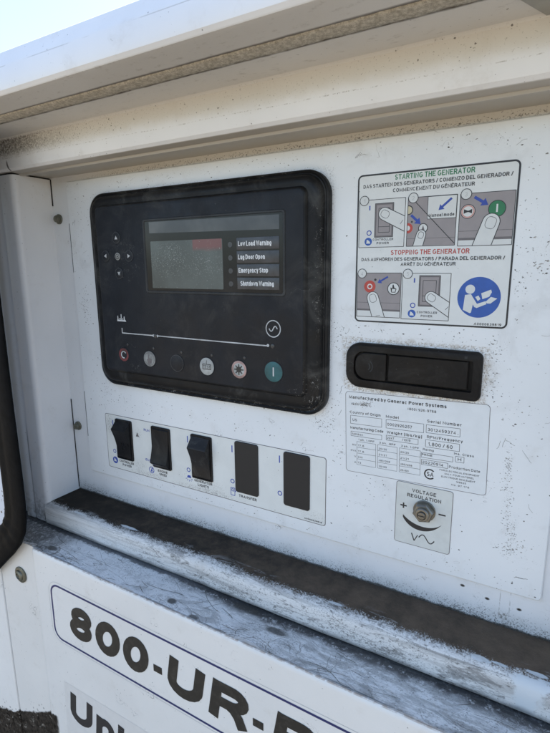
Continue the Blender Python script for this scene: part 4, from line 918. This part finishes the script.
# ------------------------------------------------------------------ rating label
RL = thing('rating_label', 'silvery rating label with boxed figures under the paddle latch', 'label', (180, 0, -95))
OO = (134.5, -65.9); AN = R(1.7)
def L(u, v): return rot((OO[0] + u, OO[1] - v), OO, AN)
b = B(); bo = [rot(p, OO, AN) for p in rr(134.5, 228.6, -125.2, -65.9, 2.4)]; b.poly(bo, -.08, M_SHEEN); b.build('backing', RL)
bi = [rot(p, OO, AN) for p in rr(134.8, 228.3, -124.9, -66.2, 2.2)]; b = B(); b.strip(bo, bi, -.1, M_MAUVED); b.build('edge_line', RL)
RY = -.12
def rt(s, u0, u1, v, h, bold=.015): p = L(u0, v); text(s, p[0], p[0] + (u1 - u0), p[1], h, RY, M_BLKW, RL, bold=bold, ang=AN)
def rb(bb, u0, u1, v0, v1, t=.25): bb.frame([L(u0, v1), L(u1, v1), L(u1, v0), L(u0, v0)], t, RY, M_BLKW)
rt('Manufactured by Generac Power Systems', 2.7, 68.5, 5.0, 2.3, .03)
rt('(920) 361', 4.3, 14.5, 9.6, 1.7); rt('(800) 926-9768', 44, 62.2, 8.9, 1.7)
rt('Country of Origin', 3.3, 25.5, 15.8, 1.9); rt('Model', 29.2, 38, 15.9, 1.9); rt('Serial Number', 56.6, 78, 15.8, 1.9)
bb = B(); rb(bb, 3.7, 26.3, 17.2, 23.2); rb(bb, 29.4, 54.6, 17.2, 23.2); rb(bb, 56.2, 77.2, 17.4, 22.8)
rb(bb, 4, 26.4, 28.9, 32.2); rb(bb, 29.6, 51.2, 28.3, 31.8); rb(bb, 56, 77.2, 27.6, 32.6); rb(bb, 53.4, 73.4, 36.8, 40.2); rb(bb, 75, 80.2, 36, 39.8); rb(bb, 53.6, 70.4, 41.6, 45.2)
rt('US', 5.2, 8.4, 21.2, 1.8); rt('0002926257', 30.2, 47, 21.4, 2.0); rt('3012459374 ,', 57.2, 76.2, 21.5, 2.0)
rt('Manufacturing Code', 3.5, 27.5, 27, 1.9, .025); rt('Weight [lbs/kg]', 30, 53.6, 27, 1.9, .025); rt('RPM/Frequency', 56.8, 79, 26.5, 1.9, .02)
rt('5001643', 4.8, 12.6, 31.4, 1.4); rt('2247', 30.2, 35, 30.9, 1.7); rt('/1019', 40.4, 46, 30.8, 1.7); rt('1,800 / 60', 57.6, 73, 31.5, 2.4)
rt('Rating', 54.4, 61.4, 35.2, 1.5); rt('PRIME', 53.8, 60.6, 38.8, 1.4, .03); rt('Ins. Class', 74, 86, 35.0, 1.5); rt('H', 76.4, 78.6, 38.8, 2); rt('20220914', 54.2, 67.6, 44.4, 1.9); rt('Production Date', 71.2, 90, 44.6, 1.7)
cols = ((8.4, 22.2, '1 ph, 1.0PF', ('17.6', '17.6', '240', '73')), (23.6, 37.2, '3 ph, .8PF', ('20/25', '21/21', '480/208', '30/69')), (38.8, 52.8, '3 ph, 1.0PF', ('20/20', '21/21', '480/208', '26/60')))
for u0, u1, hd, vals in cols:
    rt(hd, u0 + 1, u1 - 1, 35.0, 1.3)
    for q in range(4): rb(bb, u0, u1, 36 + q * 4.3, 36 + (q + 1) * 4.3, .2); rt(vals[q], u0 + .7, u0 + .7 + 1.15 * len(vals[q]), 39.4 + q * 4.3, 1.3)
for q, s in enumerate(('KW', 'KVA', 'V', 'A')): rt(s, 8 - 1.3 * len(s) - .3, 7.8, 39.4 + q * 4.3, 1.3)
bb.build('table_lines', RL)
for q, (s, u0, u1, v) in enumerate((('FOR ELECTRICAL EQUIPMENT', 65.4, 89.6, 47.4), ('ONLY. POUR MATERIEL', 68.6, 86.6, 49.6), ('ELECTRIQUE SEULEMENT', 66.6, 87.4, 51.8), ('168635', 75.8, 82, 53.9), ('No. 97.176', 73, 84, 56.3))): rt(s, u0, u1, v, 1.1)
c0 = L(59.2, 51.2); b = B()
arc = [(c0[0] + 3.7 * math.cos(R(t)), c0[1] + 3.7 * math.sin(R(t))) for t in range(42, 330, 12)]
arci = [(c0[0] + 2.8 * math.cos(R(t)), c0[1] + 2.8 * math.sin(R(t))) for t in range(42, 330, 12)]
for q in range(len(arc) - 1): b.poly([arc[q], arc[q + 1], arci[q + 1], arci[q]], RY, M_BLK)
b.build('approval_mark', RL); text('SA', c0[0] - 1.9, c0[0] + 2.4, c0[1] - 1.5, 3.1, RY, M_BLK, RL, 'approval_mark', .03)
b = B(); random.seed(3)
for q in range(110):
    a = L(14.0 + random.gauss(0, 2.7), 8.2 + random.gauss(0, 1.0)); r_ = random.uniform(.10, .42); k_ = random.uniform(0, 3)
    b.poly([(a[0] + r_ * random.uniform(.5, 1.5) * math.cos(t + k_), a[1] + r_ * random.uniform(.4, 1.1) * math.sin(t + k_)) for t in (0, -1.3, -2.5, -3.7, -5)], RY - .02 - .0006 * q, M_SCUFF if q % 4 else M_BLKW)
b.build('smudge', RL, kind='stuff')

# ------------------------------------------------------------------ voltage adjuster
VL = thing('voltage_sticker', 'small voltage regulation sticker with plus and minus marks', 'sticker', (192, 0, -147))
b = B(); b.loft([rr3(173.6, 210.9, -169.6, -124.4, 1.8, -.09), rr3(173.6, 210.9, -169.6, -124.4, 1.8, -.24)], M_STICKV); b.build('backing', VL)
b = B(); b.rframe(173.5, 211, -169.7, -124.3, 1.9, .35, -.26, M_MAUVED); b.build('edge_line', VL)
VY = -.28
text('VOLTAGE', 184.4, 200.2, -130.4, 2.5, VY, M_BLK, VL, bold=.035); text('REGULATION', 181.2, 203.6, -134.3, 2.5, VY, M_BLK, VL, bold=.035)
b = B(); b.line((176.8, -141.6), (181.2, -141.6), 1.0, VY, M_BLK); b.line((179, -139.6), (179, -143.6), 1.0, VY - .01, M_BLK); b.line((202.4, -142.2), (207, -142.2), 1.0, VY, M_BLK); b.build('plus_minus', VL)
b = B(); n = 24; o1 = []; i1 = []
for k in range(n + 1):
    t = R(213 + (326 - 213) * k / n); wd = 1.25 * math.sin(math.pi * min(1, (k / n) ** .75)) + (.9 * (1 - k / n)); o1.append((192 + 15.6 * math.cos(t), -141.3 + 14.4 * math.sin(t) - wd)); i1.append((192 + 15.6 * math.cos(t), -141.3 + 14.4 * math.sin(t) + wd))
for k in range(n): b.poly([o1[k], o1[k + 1], i1[k + 1], i1[k]], VY, M_BLK)
b.build('swoosh', VL)
b = B(); b.line((185.4, -160.6), (187.4, -165.9), .75, VY, M_BLK); b.line((187.4, -165.9), (189.6, -161.2), .6, VY - .01, M_BLK)
pts = [(195.6 + t * 5.2, -162.6 + 2.6 * math.sin(t * math.pi) * (-1)) for t in [i / 12 for i in range(-12, 13)]]
for i in range(24): b.line(pts[i], pts[i + 1], .7, VY - .002 * (i % 2), M_BLK)
b.build('volt_symbol', VL)
VN = thing('voltage_adjuster', 'hexagonal metal nut and slotted shaft above the black swoosh', 'adjuster', (193, 0, -142))
def hexr(cx, cz, r, y, a0=12): return [(cx + r * math.cos(R(a0 - 60 * k)), y, cz + r * math.sin(R(a0 - 60 * k))) for k in range(6)]
hx, hz = 193.2, -142.0
b = B(); b.loft(disc_rings(hx, hz, [(7.4, -.3), (7.4, -.9), (7.1, -1.1)]), M_BRASS); b.build('washer', VN)
b = B(); b.loft([hexr(hx, hz, 6.9, -1.1), hexr(hx, hz, 6.9, -5.0), hexr(hx, hz, 6.1, -5.7)], M_BRASS); b.build('nut', VN, angle=20)
b = B(); b.loft(disc_rings(hx, hz, [(4.6, -5.6), (4.6, -7.6), (4.1, -8.1), (3.1, -8.1), (3.0, -6.9)]), M_BRASS); b.build('bushing', VN)
b = B(); b.loft(disc_rings(hx, hz, [(2.5, -6.8), (2.5, -8.6), (2.2, -9.0)]), M_BRASS); sh = b.build('shaft', VN)
b = B(); b.box(hx - 2.1, hx + 2.1, -9.06, -8.9, hz - .35, hz + .35, M_DARK); b.build('slot_shade', sh)
